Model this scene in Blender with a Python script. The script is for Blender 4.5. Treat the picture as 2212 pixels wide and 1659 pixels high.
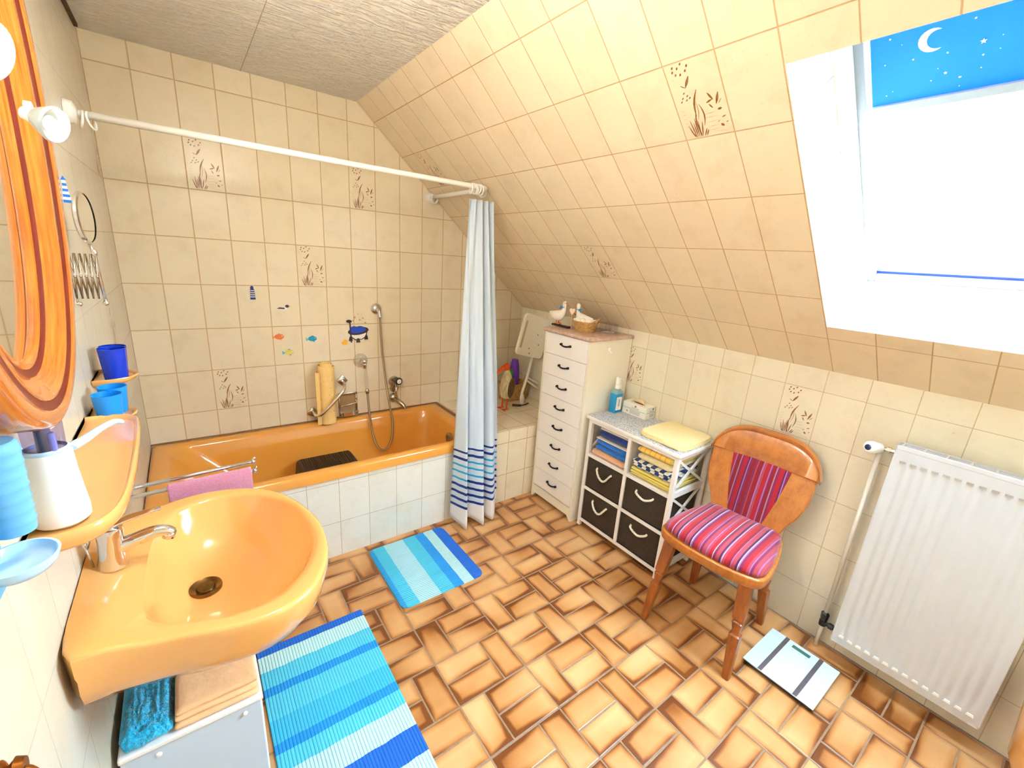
import bpy, bmesh, math, random
from mathutils import Vector, Matrix, noise
from math import sin, cos, pi, radians, sqrt, atan2, tan
random.seed(7)
for o in list(bpy.data.objects): bpy.data.objects.remove(o, do_unlink=True)
scene = bpy.context.scene
COL = scene.collection

# ------------------------------------------------------------------ camera
YAW, PITCH, ROLL = 0.65245, -0.28183, 0.07051
CAM = Vector((0.23892, -2.71406, 1.55166))
fw = Vector((sin(YAW)*cos(PITCH), cos(YAW)*cos(PITCH), sin(PITCH)))
rt = Vector((cos(YAW), -sin(YAW), 0)); up = rt.cross(fw)
r2 = rt*cos(ROLL)+up*sin(ROLL); u2 = -rt*sin(ROLL)+up*cos(ROLL)
cam = bpy.data.cameras.new('camera'); cam.sensor_width = 36; cam.lens = 930.754/2212*36
cam.clip_start = 0.02
camo = bpy.data.objects.new('camera', cam); COL.objects.link(camo)
m = Matrix.Identity(4)
for i in range(3):
    m[i][0] = r2[i]; m[i][1] = u2[i]; m[i][2] = -fw[i]; m[i][3] = CAM[i]
camo.matrix_world = m
scene.camera = camo

# ------------------------------------------------------------------ world, exposure
def lin(r, g, b, a=1):
    f = lambda v: (v/255/12.92) if v/255 <= .04045 else ((v/255+.055)/1.055)**2.4
    return (f(r), f(g), f(b), a)
w = bpy.data.worlds.new('sky'); scene.world = w; w.use_nodes = True
nt = w.node_tree; bg = nt.nodes['Background']
sky = nt.nodes.new('ShaderNodeTexSky'); sky.sky_type = 'HOSEK_WILKIE'
sky.turbidity = 6; sky.ground_albedo = .4; sky.sun_direction = Vector((-.5, .3, .8)).normalized()
mixw = nt.nodes.new('ShaderNodeMixRGB'); mixw.inputs[0].default_value = .8
mixw.inputs[2].default_value = (.66, .86, 1.0, 1)
nt.links.new(sky.outputs[0], mixw.inputs[1]); nt.links.new(mixw.outputs[0], bg.inputs[0])
bg.inputs[1].default_value = 40.0
vs = scene.view_settings
vs.view_transform = 'Standard'; vs.look = 'None'; vs.gamma = 1; vs.use_curve_mapping = False
vs.exposure = 1.06

# ------------------------------------------------------------------ room constants
W, ZK, ZC, TH = 2.35929, 1.19355, 2.31942, 0.7306
TB = 0.22344                      # tile height, tile width .15
YN = -3.4                         # wall behind the camera
XC = W-(ZC-ZK)/tan(TH)
SD = Vector((-cos(TH), 0, sin(TH))); SN = Vector((sin(TH), 0, cos(TH)))
def S(s, y, n): return Vector((W, y, ZK))+SD*s+SN*n

# ------------------------------------------------------------------ materials
MATS = {}
class N:
    def __init__(s, name):
        s.m = bpy.data.materials.new(name); s.m.use_nodes = True
        s.t = s.m.node_tree; s.b = s.t.nodes['Principled BSDF']
    def n(s, kind, **kw):
        nd = s.t.nodes.new('ShaderNode'+kind)
        for k, v in kw.items(): setattr(nd, k, v)
        return nd
    def l(s, a, b): s.t.links.new(a, b)
    def math(s, op, a, b=None, clamp=False):
        nd = s.n('Math', operation=op); nd.use_clamp = clamp
        for i, v in enumerate((a, b)):
            if v is None: continue
            if isinstance(v, (int, float)): nd.inputs[i].default_value = v
            else: s.l(v, nd.inputs[i])
        return nd.outputs[0]
    def mix(s, f, a, b, mode='MIX'):
        nd = s.n('MixRGB', blend_type=mode)
        for i, v in enumerate((f, a, b)):
            if isinstance(v, (int, float)): nd.inputs[i].default_value = v
            elif isinstance(v, tuple): nd.inputs[i].default_value = v
            else: s.l(v, nd.inputs[i])
        return nd.outputs[0]
    def coord(s, kind='Object', scale=None, rot=None):
        tc = s.n('TexCoord')
        if scale is None: return tc.outputs[kind]
        mp = s.n('Mapping'); mp.inputs['Scale'].default_value = scale
        if rot: mp.inputs['Rotation'].default_value = rot
        s.l(tc.outputs[kind], mp.inputs[0]); return mp.outputs[0]
    def noise(s, vec, scale, detail=4, rough=.55):
        nd = s.n('TexNoise'); nd.inputs['Scale'].default_value = scale
        nd.inputs['Detail'].default_value = detail; nd.inputs['Roughness'].default_value = rough
        if vec is not None: s.l(vec, nd.inputs['Vector'])
        return nd.outputs[0]
    def bump(s, h, strength, dist=.01, prev=None):
        nd = s.n('Bump'); nd.inputs['Strength'].default_value = strength; nd.inputs['Distance'].default_value = dist
        s.l(h, nd.inputs['Height'])
        if prev is not None: s.l(prev, nd.inputs['Normal'])
        s.l(nd.outputs[0], s.b.inputs['Normal']); return nd.outputs[0]
    def ramp(s, fac, stops, const=False):
        nd = s.n('ValToRGB'); cr = nd.color_ramp
        if const: cr.interpolation = 'CONSTANT'
        while len(cr.elements) < len(stops): cr.elements.new(.5)
        for e, (p, c) in zip(cr.elements, stops): e.position = p; e.color = c
        s.l(fac, nd.inputs[0]); return nd.outputs[0]
    def set(s, **k):
        for a, v in k.items():
            key = {'col': 'Base Color', 'rough': 'Roughness', 'metal': 'Metallic', 'spec': 'Specular IOR Level',
                   'trans': 'Transmission Weight', 'ior': 'IOR', 'coat': 'Coat Weight', 'coatr': 'Coat Roughness',
                   'sheen': 'Sheen Weight', 'alpha': 'Alpha', 'sss': 'Subsurface Weight', 'emis': 'Emission Color', 'emstr': 'Emission Strength'}[a]
            if isinstance(v, (int, float, tuple)): s.b.inputs[key].default_value = v
            else: s.l(v, s.b.inputs[key])
        return s
def plain(name, col, rough=.5, nz=.06, nscale=30, bump=0, bscale=60, bdist=.002, **k):
    if name in MATS: return MATS[name]
    a = N(name); c = lin(*col)
    if nz:
        f = a.noise(a.coord(), nscale)
        d = tuple(x*(1-nz) for x in c[:3])+(1,); e = tuple(min(1, x*(1+nz)) for x in c[:3])+(1,)
        a.set(col=a.ramp(f, [(.3, d), (.7, e)]))
    else: a.set(col=c)
    if bump: a.bump(a.noise(a.coord(), bscale, 3), bump, bdist)
    a.set(rough=rough, **k); MATS[name] = a.m; return a.m
def tile_mat(name, ca, cb, grout, mort=.0022, rough=.28, w_=.15, h_=TB):
    a = N(name); uv = a.coord('UV')
    br = a.n('TexBrick'); br.offset = 0; br.squash = 1
    a.l(uv, br.inputs['Vector'])
    br.inputs['Color1'].default_value = lin(*ca); br.inputs['Color2'].default_value = lin(*cb)
    br.inputs['Mortar'].default_value = lin(*grout); br.inputs['Scale'].default_value = 1
    br.inputs['Mortar Size'].default_value = mort; br.inputs['Mortar Smooth'].default_value = .35
    br.inputs['Brick Width'].default_value = w_; br.inputs['Row Height'].default_value = h_
    oc = a.coord()
    n1 = a.noise(oc, 9, 6, .65); n2 = a.noise(oc, 140, 3, .6)
    mot = a.ramp(n1, [(.3, (.93, .90, .86, 1)), (.5, (1, 1, 1, 1)), (.75, (1.0, .985, .96, 1))])
    c = a.mix(1.0, br.outputs['Color'], mot, 'MULTIPLY')
    spk = a.ramp(n2, [(.28, (.80, .74, .66, 1)), (.36, (1, 1, 1, 1))])
    c = a.mix(.6, c, spk, 'MULTIPLY'); a.set(col=c)
    a.set(rough=a.math('ADD', a.math('MULTIPLY', br.outputs['Fac'], .5), rough))
    inv = a.math('SUBTRACT', 1.0, br.outputs['Fac'])
    b1 = a.bump(inv, .55, .0025)
    b2 = a.bump(a.noise(oc, 55, 4, .6), .16, .004, b1)
    a.set(spec=.45); MATS[name] = a.m; return a.m
M_TILE = tile_mat('cream_wall_tile', (231, 217, 190), (225, 210, 180), (200, 168, 126), mort=.0028)
M_TILEK = tile_mat('cream_knee_tile', (232, 223, 201), (226, 216, 193), (200, 178, 146), mort=.0016)
M_TILES = tile_mat('cream_slope_tile', (229, 211, 180), (224, 204, 172), (192, 156, 114), mort=.0020)
M_DECOR = plain('brown_decor_glaze', (140, 92, 48), .35, .25, 90)
M_DECORL = plain('light_brown_decor_glaze', (184, 146, 100), .35, .2, 90)
def ceiling_mat():
    a = N('stucco_ceiling'); v = a.coord('Object', (9, 34, 20), (0, 0, .25))
    n1 = a.noise(v, 1.6, 5, .6)
    h = a.ramp(n1, [(.42, (0, 0, 0, 1)), (.62, (1, 1, 1, 1))])
    a.bump(h, 1.0, .012)
    a.set(col=a.ramp(n1, [(.4, lin(246, 238, 222)), (.6, lin(250, 245, 234))]), rough=.8); return a.m
M_CEIL = ceiling_mat()
def floor_mat():
    a = N('glazed_terracotta_tile')
    u1 = a.n('UVMap', uv_map='low'); u2_ = a.n('UVMap', uv_map='high')
    s1 = a.n('SeparateXYZ'); s2 = a.n('SeparateXYZ'); a.l(u1.outputs[0], s1.inputs[0]); a.l(u2_.outputs[0], s2.inputs[0])
    mn = a.math('MINIMUM', a.math('MINIMUM', s1.outputs[0], s1.outputs[1]), a.math('MINIMUM', s2.outputs[0], s2.outputs[1]))
    at = a.n('Attribute', attribute_name='tint'); sp = a.n('SeparateColor'); a.l(at.outputs['Color'], sp.inputs[0])
    oc = a.coord(); n1 = a.noise(oc, 7, 2, .45); n3 = a.noise(oc, 260, 2)
    # edge glaze: distance to edge, broken up by noise and by the tile's own tint
    e = a.math('MINIMUM', a.math('MULTIPLY', mn, 34), .75)
    e = a.math('ADD', e, a.math('MULTIPLY', a.math('SUBTRACT', n1, .5), 1.2))
    e = a.math('ADD', e, a.math('MULTIPLY', a.math('SUBTRACT', sp.outputs[0], .35), .55))
    gx = a.math('MULTIPLY', a.math('SUBTRACT', a.math('MULTIPLY', sp.outputs[2], 7.), 3.5), a.math('SUBTRACT', s1.outputs[0], s2.outputs[0]))
    gy = a.math('MULTIPLY', a.math('SUBTRACT', a.math('MULTIPLY', sp.outputs[1], 7.), 3.5), a.math('SUBTRACT', s1.outputs[1], s2.outputs[1]))
    e = a.math('MULTIPLY', a.math('ADD', e, a.math('ADD', gx, gy)), .6)
    c = a.ramp(e, [(0, lin(120, 66, 28)), (.11, lin(158, 96, 46)), (.26, lin(190, 132, 76)), (.5, lin(208, 156, 102)), (.85, lin(220, 174, 122))])
    tint = a.ramp(sp.outputs[1], [(0, (.86, .80, .74, 1)), (1, (1.0, 1.0, 1.0, 1))])
    c = a.mix(1, c, tint, 'MULTIPLY'); c = a.mix(.12, c, a.ramp(n3, [(.4, (.6, .5, .4, 1)), (.6, (1, 1, 1, 1))]), 'MULTIPLY')
    a.set(col=c, rough=.32, spec=.45)
    a.bump(a.noise(oc, 35, 3), .18, .003); return a.m
M_FLOOR = floor_mat()
M_GROUT = plain('floor_grout', (150, 122, 96), .85, .12, 60, .3, 300)
M_APRI = plain('apricot_ceramic', (226, 166, 96), .12, .02, 5, spec=.6, coat=.5, coatr=.04)
M_TUB = plain('apricot_enamel', (226, 154, 66), .14, .02, 5, spec=.6, coat=.4, coatr=.05)
M_CHROME = plain('chrome', (225, 225, 228), .08, 0, metal=1.0)
M_CHROME2 = plain('satin_chrome', (190, 180, 160), .22, .05, metal=1.0)
M_WHITE = plain('white_lacquer', (244, 241, 238), .35, .01)
M_WHITEP = plain('white_plastic', (240, 238, 232), .3, .01)
M_CREAMB = plain('cream_board', (240, 232, 214), .4, .01)
M_BLACK = plain('black_plastic', (22, 18, 16), .4, .1)
M_DARKH = plain('dark_metal_handle', (34, 26, 44), .3, .1, metal=.5)
M_RADW = plain('radiator_enamel', (206, 208, 212), .3, .01)
M_PIPE = plain('painted_pipe', (226, 218, 204), .4, .02)
M_ROPE = plain('white_rope', (232, 222, 204), .8, .1, 300, .6, 400)
M_PVC = plain('clear_blue_plastic', (10, 60, 205), .15, 0, trans=.55, ior=1.3)
M_CYANC = plain('bright_blue_plastic', (10, 140, 235), .35, .03)
M_DEEPB = plain('deep_blue_plastic', (6, 50, 190), .25, .05)
M_MIRROR = plain('mirror_silver', (235, 235, 232), .02, 0, metal=1.0)
M_PINK = plain('pink_terry', (214, 140, 168), .95, .1, 200, .9, 500, .004, sheen=.4)
M_PEACH = plain('peach_cotton', (238, 186, 136), .9, .06, 20, .6, 25, .008, sheen=.2)
M_YELLOW = plain('pale_yellow_terry', (244, 222, 160), .95, .04, 40, .6, 300, .003, sheen=.3)
M_CYANT = plain('cyan_fluffy_terry', (20, 176, 226), .95, .25, 60, 1.0, 120, .01, sheen=.4)
M_NAVYT = plain('navy_terry', (22, 50, 122), .95, .2, 60, .8, 400, .004, sheen=.3)
M_BLUET = plain('blue_terry', (20, 112, 210), .95, .15, 60, .8, 400, .004, sheen=.3)
M_PEACHT = plain('peach_terry', (240, 180, 136), .95, .06, 80, .8, 400, .004, sheen=.3)
M_CREAMT = plain('cream_terry', (240, 226, 176), .95, .06, 80, .8, 400, .004, sheen=.3)
M_WHITET = plain('white_terry', (236, 226, 210), .95, .06, 80, .8, 400, .004, sheen=.3)
M_RUBBER = plain('yellow_rubber', (244, 204, 130), .5, .04, 60, .3, 200)
M_ORANGE = plain('orange_paint', (226, 84, 20), .5, .1)
M_DKBRN = plain('dark_brown_wood', (48, 28, 18), .5, .2)
M_GOOSE = plain('white_paint', (246, 240, 226), .5, .02)
M_BEAK = plain('terracotta_paint', (208, 118, 70), .5, .05)
M_RIBB = plain('blue_ribbon', (30, 142, 196), .5, .05)
M_PINKH = plain('pale_pink_paint', (246, 214, 196), .5, .03)
M_PURPLE = plain('purple_plastic', (112, 50, 200), .35, .05)
M_GREEN = plain('green_plastic', (30, 160, 50), .35, .05)
M_SILVERF = plain('grey_sash_metal', (150, 156, 160), .4, .03)
M_GASKET = plain('glare_blue_gasket', (10, 40, 190), .5, .05)  # dark gasket line, its blue painted after the glare fringe of the window
M_FRAMEW = plain('white_window_frame', (236, 234, 226), .35, .01)
def wood(name, c1, c2, scale=(6, 60, 60), rough=.3, coat=.3, rot=None, kind='Object'):
    a = N(name); v = a.coord(kind, scale, rot); n1 = a.noise(v, 2.2, 6, .6); n2 = a.noise(v, 9, 3)
    f = a.math('ADD', a.math('MULTIPLY', n1, .75), a.math('MULTIPLY', n2, .25))
    a.set(col=a.ramp(f, [(.35, lin(*c1)), (.62, lin(*c2))]), rough=rough, coat=coat, coatr=.08)
    a.bump(f, .06, .002); return a.m
M_PINE = wood('varnished_pine', (160, 74, 16), (206, 118, 40), (60, 2.2, 1), .16, .8, None, 'UV')
M_PINED = wood('dark_stained_groove', (84, 16, 2), (112, 30, 5), (60, 2.2, 1), .45, .0, None, 'UV')
M_OAK = wood('chair_oak', (160, 90, 32), (190, 116, 48), (30, 12, 2.4), .32, .4)
M_OAKL = wood('leg_oak', (128, 62, 22), (160, 86, 34), (30, 30, 3), .35, .3)
def stripes(name, seq, axis, period, off=0., rough=.9, kind='Object', bumpk=True):
    a = N(name); sp = a.n('SeparateXYZ'); a.l(a.coord(kind), sp.inputs[0])
    v = a.math('FRACT', a.math('MULTIPLY', a.math('ADD', sp.outputs[axis], off), 1/period))
    tot = sum(x[0] for x in seq); p = 0; st = []
    for wd, c in seq: st.append((p/tot, lin(*c))); p += wd
    c = a.ramp(v, st, True)
    n1 = a.noise(a.coord('Object', (300, 300, 300)), 1, 2)
    c = a.mix(.25, c, a.ramp(n1, [(.35, (.7, .7, .7, 1)), (.65, (1, 1, 1, 1))]), 'MULTIPLY')
    a.set(col=c, rough=rough, sheen=.2)
    if bumpk: a.bump(n1, .35, .002)
    return a.m
R_, DR, PU, PK, LV, WH, MA = (160, 8, 30), (130, 6, 22), (64, 14, 66), (160, 54, 68), (146, 96, 158), (190, 178, 214), (120, 22, 66)
SEQ = [(3, PK), (.8, LV), (2, PK), (3, R_), (.6, WH), (2, MA), (3, PK), (1.4, PU), (.6, LV), (.5, WH), (2, PK), (3, R_), (2, DR), (.6, LV), (3, PK), (1.6, PU), (.5, WH), (1, LV), (2, MA), (3, R_), (2, PK), (.7, LV), (2, MA)]
M_SEAT = stripes('striped_seat_fabric', SEQ, 1, .185, .01)
SEQ2 = [(2, MA), (1, PK), (4, DR), (1, LV), (2, (150, 60, 70)), (4, R_), (1, LV), (1, MA), (3, DR), (1, (150, 110, 130)), (2, MA), (4, R_), (1, PU), (1, LV), (2, MA), (3, DR)]
M_PAD = stripes('striped_back_fabric', SEQ2, 1, .15, .02)
def weave_basket():
    a = N('dark_woven_paper'); oc = a.coord()
    w1 = a.n('TexWave', wave_type='BANDS', bands_direction='Z'); w1.inputs['Scale'].default_value = 55; w1.inputs['Distortion'].default_value = 2.5
    w1.inputs['Detail'].default_value = 3; a.l(oc, w1.inputs[0])
    n1 = a.noise(a.coord('Object', (120, 120, 500)), 1, 3)
    f = a.math('MULTIPLY', w1.outputs[0], n1)
    a.set(col=a.ramp(f, [(.05, lin(26, 18, 12)), (.4, lin(66, 50, 34)), (.75, lin(104, 82, 56))]), rough=.75)
    a.bump(f, .6, .004); return a.m
M_BASK = weave_basket()
def speckle():
    a = N('speckled_grey_blue_laminate'); n1 = a.noise(a.coord(), 190, 3, .65)
    a.set(col=a.ramp(n1, [(.38, lin(120, 134, 164)), (.47, lin(176, 180, 192)), (.55, lin(222, 218, 212))]), rough=.4); return a.m
M_SPECK = speckle()
def marble():
    a = N('pink_marble_laminate'); n1 = a.noise(a.coord(), 26, 6, .7)
    a.set(col=a.ramp(n1, [(.35, lin(176, 138, 120)), (.55, lin(206, 176, 158)), (.7, lin(224, 202, 186))]), rough=.35); return a.m
M_MARB = marble()
def mat_weave(name, bands, axis, length, ribaxis):
    """foam bath mat: colour bands along one axis, ribs across, all worked in UV metres"""
    a = N(name); sp = a.n('SeparateXYZ'); a.l(a.coord('UV'), sp.inputs[0])
    v = a.math('DIVIDE', sp.outputs[axis], length)
    nz = a.math('MULTIPLY', a.math('SUBTRACT', a.noise(a.coord('UV', (14, 14, 1)), 1, 2), .5), .012)
    v = a.math('ADD', v, nz)
    st = []; p = 0; tot = sum(b[0] for b in bands)
    for wd, c in bands: st.append((p/tot, lin(*c))); p += wd
    c = a.ramp(v, st, True)
    rib = a.math('FRACT', a.math('MULTIPLY', sp.outputs[ribaxis], 1/.0105))
    rc = a.ramp(rib, [(0, (.25, .55, .75, 1)), (.14, (1, 1, 1, 1)), (.86, (1, 1, 1, 1)), (1, (.3, .6, .8, 1))])
    c = a.mix(1, c, rc, 'MULTIPLY')
    r2_ = a.math('FRACT', a.math('MULTIPLY', sp.outputs[axis], 1/.006))
    c = a.mix(.35, c, a.ramp(r2_, [(0, (.5, .8, .9, 1)), (.3, (1, 1, 1, 1))]), 'MULTIPLY')
    a.set(col=c, rough=.6)
    h = a.ramp(rib, [(0, (0, 0, 0, 1)), (.3, (1, 1, 1, 1)), (.7, (1, 1, 1, 1)), (1, (0, 0, 0, 1))])
    a.bump(h, .7, .003); return a.m
CY, LC, WC, BL, DB = (20, 178, 226), (84, 204, 232), (196, 234, 234), (10, 146, 226), (6, 100, 205)
M_MAT1 = mat_weave('striped_foam_small', [(.9, (14, 150, 214)), (2.2, (70, 194, 226)), (4.2, (176, 222, 232)), (2.8, (74, 196, 228)), (2.0, BL), (2.2, (190, 228, 230)), (2.2, DB)], 0, .43, 1)
M_MAT2 = mat_weave('striped_foam_large', [(.037, DB), (.075, WC), (.075, LC), (.036, BL), (.10, LC), (.085, (60, 188, 228)), (.036, BL), (.06, LC), (.085, WC), (.10, DB), (.08, WC), (.15, LC)], 1, .919, 0)
def curtain_mat():
    a = N('polyester_curtain'); sp = a.n('SeparateXYZ'); a.l(a.coord('UV'), sp.inputs[0]); z = sp.outputs[1]
    NV, CYN, BGW, BGB = lin(16, 52, 140), lin(40, 176, 222), lin(250, 248, 246), lin(222, 234, 246)
    st = [(0, BGW)]; hs = [.147, .189, .233, .275, .317, .359, .399, .440, .481]
    cols = [NV, NV, NV, NV, CYN, CYN, CYN, NV, NV]
    for h, c in zip(hs, cols): st += [(h-.0065, c), (h+.0065, BGB if h < .5 else BGW)]
    cc_ = a.ramp(z, st, True); a.set(col=cc_, rough=.45, spec=.4, sheen=.1)
    tr = a.n('BsdfTranslucent'); a.l(cc_, tr.inputs[0])
    mx = a.n('MixShader'); mx.inputs[0].default_value = .25
    out = a.t.nodes['Material Output']; a.l(a.b.outputs[0], mx.inputs[1]); a.l(tr.outputs[0], mx.inputs[2]); a.l(mx.outputs[0], out.inputs[0])
    return a.m
M_CURT = curtain_mat()
def glass_mat(name, col=(1, 1, 1, 1), gloss=.08):
    a = N(name); t = a.n('BsdfTransparent'); t.inputs[0].default_value = col
    g = a.n('BsdfGlossy'); g.inputs['Roughness'].default_value = .03
    mx = a.n('MixShader'); mx.inputs[0].default_value = gloss
    out = a.t.nodes['Material Output']; a.l(t.outputs[0], mx.inputs[1]); a.l(g.outputs[0], mx.inputs[2]); a.l(mx.outputs[0], out.inputs[0]); return a.m
M_GLASS = glass_mat('window_glass', (.97, .99, 1, 1), .04)
M_CLEAR = glass_mat('clear_acrylic', (.96, .96, .97, 1), .10)
M_LILAC = glass_mat('lilac_clear_plastic', (.72, .70, .90, 1), .14)
M_BLUECL = glass_mat('clear_royal_blue', (.03, .16, .85, 1), .10)
M_ICE = plain('icy_blue_plastic', (128, 196, 240), .25, .06, 20, trans=.25, ior=1.2)
M_ICE2 = plain('pale_blue_plastic', (190, 222, 246), .2, .03, 20)
def emit(name, col, st):
    a = N(name); a.set(col=lin(*col), emis=lin(*col), emstr=st); return a.m
M_BULB = emit('halogen_lens', (255, 246, 230), .45)
M_LAMPG = emit('lamp_glass', (255, 247, 232), 46)
M_LCD = plain('green_lcd', (60, 110, 104), .2, 0)
M_SCALE = plain('white_glass_top', (206, 228, 236), .08, .01, coat=.4)
M_BAND = plain('steel_band', (120, 116, 128), .3, .05, metal=.6)
M_WICK = None
def wicker():
    a = N('natural_wicker'); br = a.n('TexBrick'); a.l(a.coord('UV'), br.inputs[0]); br.offset = .5
    br.inputs['Color1'].default_value = lin(230, 188, 122); br.inputs['Color2'].default_value = lin(204, 150, 84); br.inputs['Mortar'].default_value = lin(110, 66, 30)
    br.inputs['Scale'].default_value = 1; br.inputs['Brick Width'].default_value = .013; br.inputs['Row Height'].default_value = .0065; br.inputs['Mortar Size'].default_value = .0009; br.inputs['Mortar Smooth'].default_value = 1.
    a.set(col=br.outputs['Color'], rough=.6); a.bump(a.math('SUBTRACT', 1., br.outputs['Fac']), .8, .003); return a.m
M_WICK = wicker()
def checker(name, c1, c2, sc, c3=None):
    a = N(name); sp = a.n('SeparateXYZ'); a.l(a.coord(), sp.inputs[0])
    u = a.math('FRACT', a.math('MULTIPLY', sp.outputs[1], 1/sc)); v = a.math('FRACT', a.math('MULTIPLY', a.math('ADD', sp.outputs[2], a.math('MULTIPLY', sp.outputs[0], .5)), 1/sc))
    x = a.math('ABSOLUTE', a.math('SUBTRACT', a.math('GREATER_THAN', u, .5), a.math('GREATER_THAN', v, .5)))
    a.set(col=a.mix(x, lin(*c1), lin(*c2)), rough=.95, sheen=.3)
    a.bump(a.noise(a.coord(), 400, 2), .5, .003); return a.m
M_CHKB = checker('blue_white_check_terry', (18, 60, 120), (232, 228, 214), .052)
M_CHKY = stripes('yellow_check_terry', [(5, (246, 200, 92)), (1, (220, 164, 60))], 1, .03)
M_YGRN = stripes('yellow_green_terry', [(3, (240, 214, 120)), (1, (170, 180, 70)), (2, (236, 206, 110)), (1, (196, 196, 90))], 2, .016)

# ------------------------------------------------------------------ builders
OFF = {}
def tag(o, label=None, cat=None, group=None, kind=None):
    if label: o['label'] = label
    if cat: o['category'] = cat
    if group: o['group'] = group
    if kind: o['kind'] = kind
    return o
def thing(name, label, cat, loc, group=None):
    o = bpy.data.objects.new(name, None); COL.objects.link(o); o.location = loc; o.empty_display_size = .05
    OFF[o.name] = Vector(loc); return tag(o, label, cat, group)
def obj(name, bm, mats, parent=None, smooth=None, label=None, loc=None, sub=0, bevel=0):
    me = bpy.data.meshes.new(name)
    bmesh.ops.recalc_face_normals(bm, faces=bm.faces)
    bm.to_mesh(me); bm.free()
    for mm in (mats if isinstance(mats, (list, tuple)) else [mats]): me.materials.append(mm)
    o = bpy.data.objects.new(name, me); COL.objects.link(o)
    if parent is not None:
        d = OFF[parent.name]; o.parent = parent
    else:
        d = Vector(loc) if loc is not None else Vector((0, 0, 0)); o.location = d
    me.transform(Matrix.Translation(-d)); OFF[o.name] = d
    if smooth is not None:
        me.shade_smooth() if smooth is True else me.set_sharp_from_angle(angle=radians(smooth))
        if smooth is not True:
            for p in me.polygons: p.use_smooth = True
    if bevel:
        b = o.modifiers.new('bevel', 'BEVEL'); b.width = bevel; b.segments = 2; b.limit_method = 'ANGLE'
    if sub:
        sm = o.modifiers.new('subdivision', 'SUBSURF'); sm.levels = sub; sm.render_levels = sub
    if label: o['label'] = label
    return o
def single(name, bm, mats, label, cat, loc, group=None, **k):
    return tag(obj(name, bm, mats, None, loc=loc, **k), label, cat, group)
def struct(name, bm, mats, label=None, **k):
    o = obj(name, bm, mats, **k); o['kind'] = 'structure'
    if label: o['label'] = label
    return o
def box(bm, x0, y0, z0, x1, y1, z1, bev=0, mat=0, rot=None, seg=2):
    if x0 > x1: x0, x1 = x1, x0
    if y0 > y1: y0, y1 = y1, y0
    if z0 > z1: z0, z1 = z1, z0
    r = bmesh.ops.create_cube(bm, size=1); vs_ = r['verts']
    sx, sy, sz = x1-x0, y1-y0, z1-z0; c = Vector(((x0+x1)/2, (y0+y1)/2, (z0+z1)/2))
    for v in vs_: v.co = Vector((v.co.x*sx, v.co.y*sy, v.co.z*sz))
    fs = list({f for v in vs_ for f in v.link_faces})
    if bev > 0:
        es = list({e for v in vs_ for e in v.link_edges})
        rr = bmesh.ops.bevel(bm, geom=es, offset=min(bev, .49*min(sx, sy, sz)), segments=seg, profile=.5, affect='EDGES')
        vs_ = list({v for f in rr['faces'] for v in f.verts} | {v for v in vs_ if v.is_valid})
        fs = list({f for v in vs_ for f in v.link_faces})
    for f in fs: f.material_index = mat
    for v in vs_:
        if rot is not None: v.co = rot @ v.co
        v.co += c
    return vs_
def frame_of(d):
    d = Vector(d).normalized(); a = Vector((0, 0, 1)) if abs(d.z) < .9 else Vector((1, 0, 0))
    u = d.cross(a).normalized(); return u, d.cross(u).normalized(), d
def rings(bm, rs, cap=True, mat=0, closed=False):
    """loft a list of rings (lists of points, same count)"""
    V = [[bm.verts.new(p) for p in r] for r in rs]; n = len(V[0]); F = []
    seq = list(zip(V, V[1:]))+([(V[-1], V[0])] if closed else [])
    for a, b in seq:
        for i in range(n):
            j = (i+1) % n
            try: F.append(bm.faces.new((a[i], a[j], b[j], b[i])))
            except ValueError: pass
    if cap and not closed:
        F.append(bm.faces.new(V[0][::-1])); F.append(bm.faces.new(V[-1]))
    for f in F: f.material_index = mat
    return V
def circ(c, u, v, r, n=16, r2=None):
    r2 = r if r2 is None else r2
    return [Vector(c)+u*(r*cos(2*pi*i/n))+v*(r2*sin(2*pi*i/n)) for i in range(n)]
def cyl(bm, a, b, r, rb=None, n=16, mat=0, cap=True):
    a = Vector(a); b = Vector(b); u, v, d = frame_of(b-a); rb = r if rb is None else rb
    return rings(bm, [circ(a, u, v, r, n), circ(b, u, v, rb, n)], cap, mat)
def lathe(bm, prof, c, d=(0, 0, 1), n=24, mat=0, cap=True, sq=1.):
    """profile of (radius, height) about the axis d through c"""
    u, v, d = frame_of(d); c = Vector(c)
    return rings(bm, [circ(c+d*h, u, v, max(r, 1e-5), n, max(r*sq, 1e-5)) for r, h in prof], cap, mat)
def spline(pts, n=8, closed=False):
    P = [Vector(p) for p in pts]; out = []; m_ = len(P)
    rng = range(m_) if closed else range(m_-1)
    for i in rng:
        p0 = P[(i-1) % m_] if closed or i > 0 else P[i]*2-P[i+1]
        p1 = P[i]; p2 = P[(i+1) % m_]
        p3 = P[(i+2) % m_] if closed or i+2 < m_ else p2*2-p1
        for k in range(n):
            t = k/n
            out.append(.5*((2*p1)+(-p0+p2)*t+(2*p0-5*p1+4*p2-p3)*t*t+(-p0+3*p1-3*p2+p3)*t**3))
    if not closed: out.append(P[-1])
    return out
def tube(bm, pts, r, n=10, mat=0, cap=True, closed=False, rf=None):
    pts = [Vector(p) for p in pts]; rs = []; m_ = len(pts); u = None
    for i, p in enumerate(pts):
        d = (pts[(i+1) % m_]-pts[i-1]) if closed or 0 < i < m_-1 else (pts[1]-pts[0] if i == 0 else pts[-1]-pts[-2])
        d.normalize()
        if u is None: u, v, _ = frame_of(d)
        else:
            u = (u-d*u.dot(d)).normalized(); v = d.cross(u)
        rr = rf(i/(m_-1)) if rf else r
        rs.append(circ(p, u, v, rr, n))
    return rings(bm, rs, cap, mat, closed)
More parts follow.
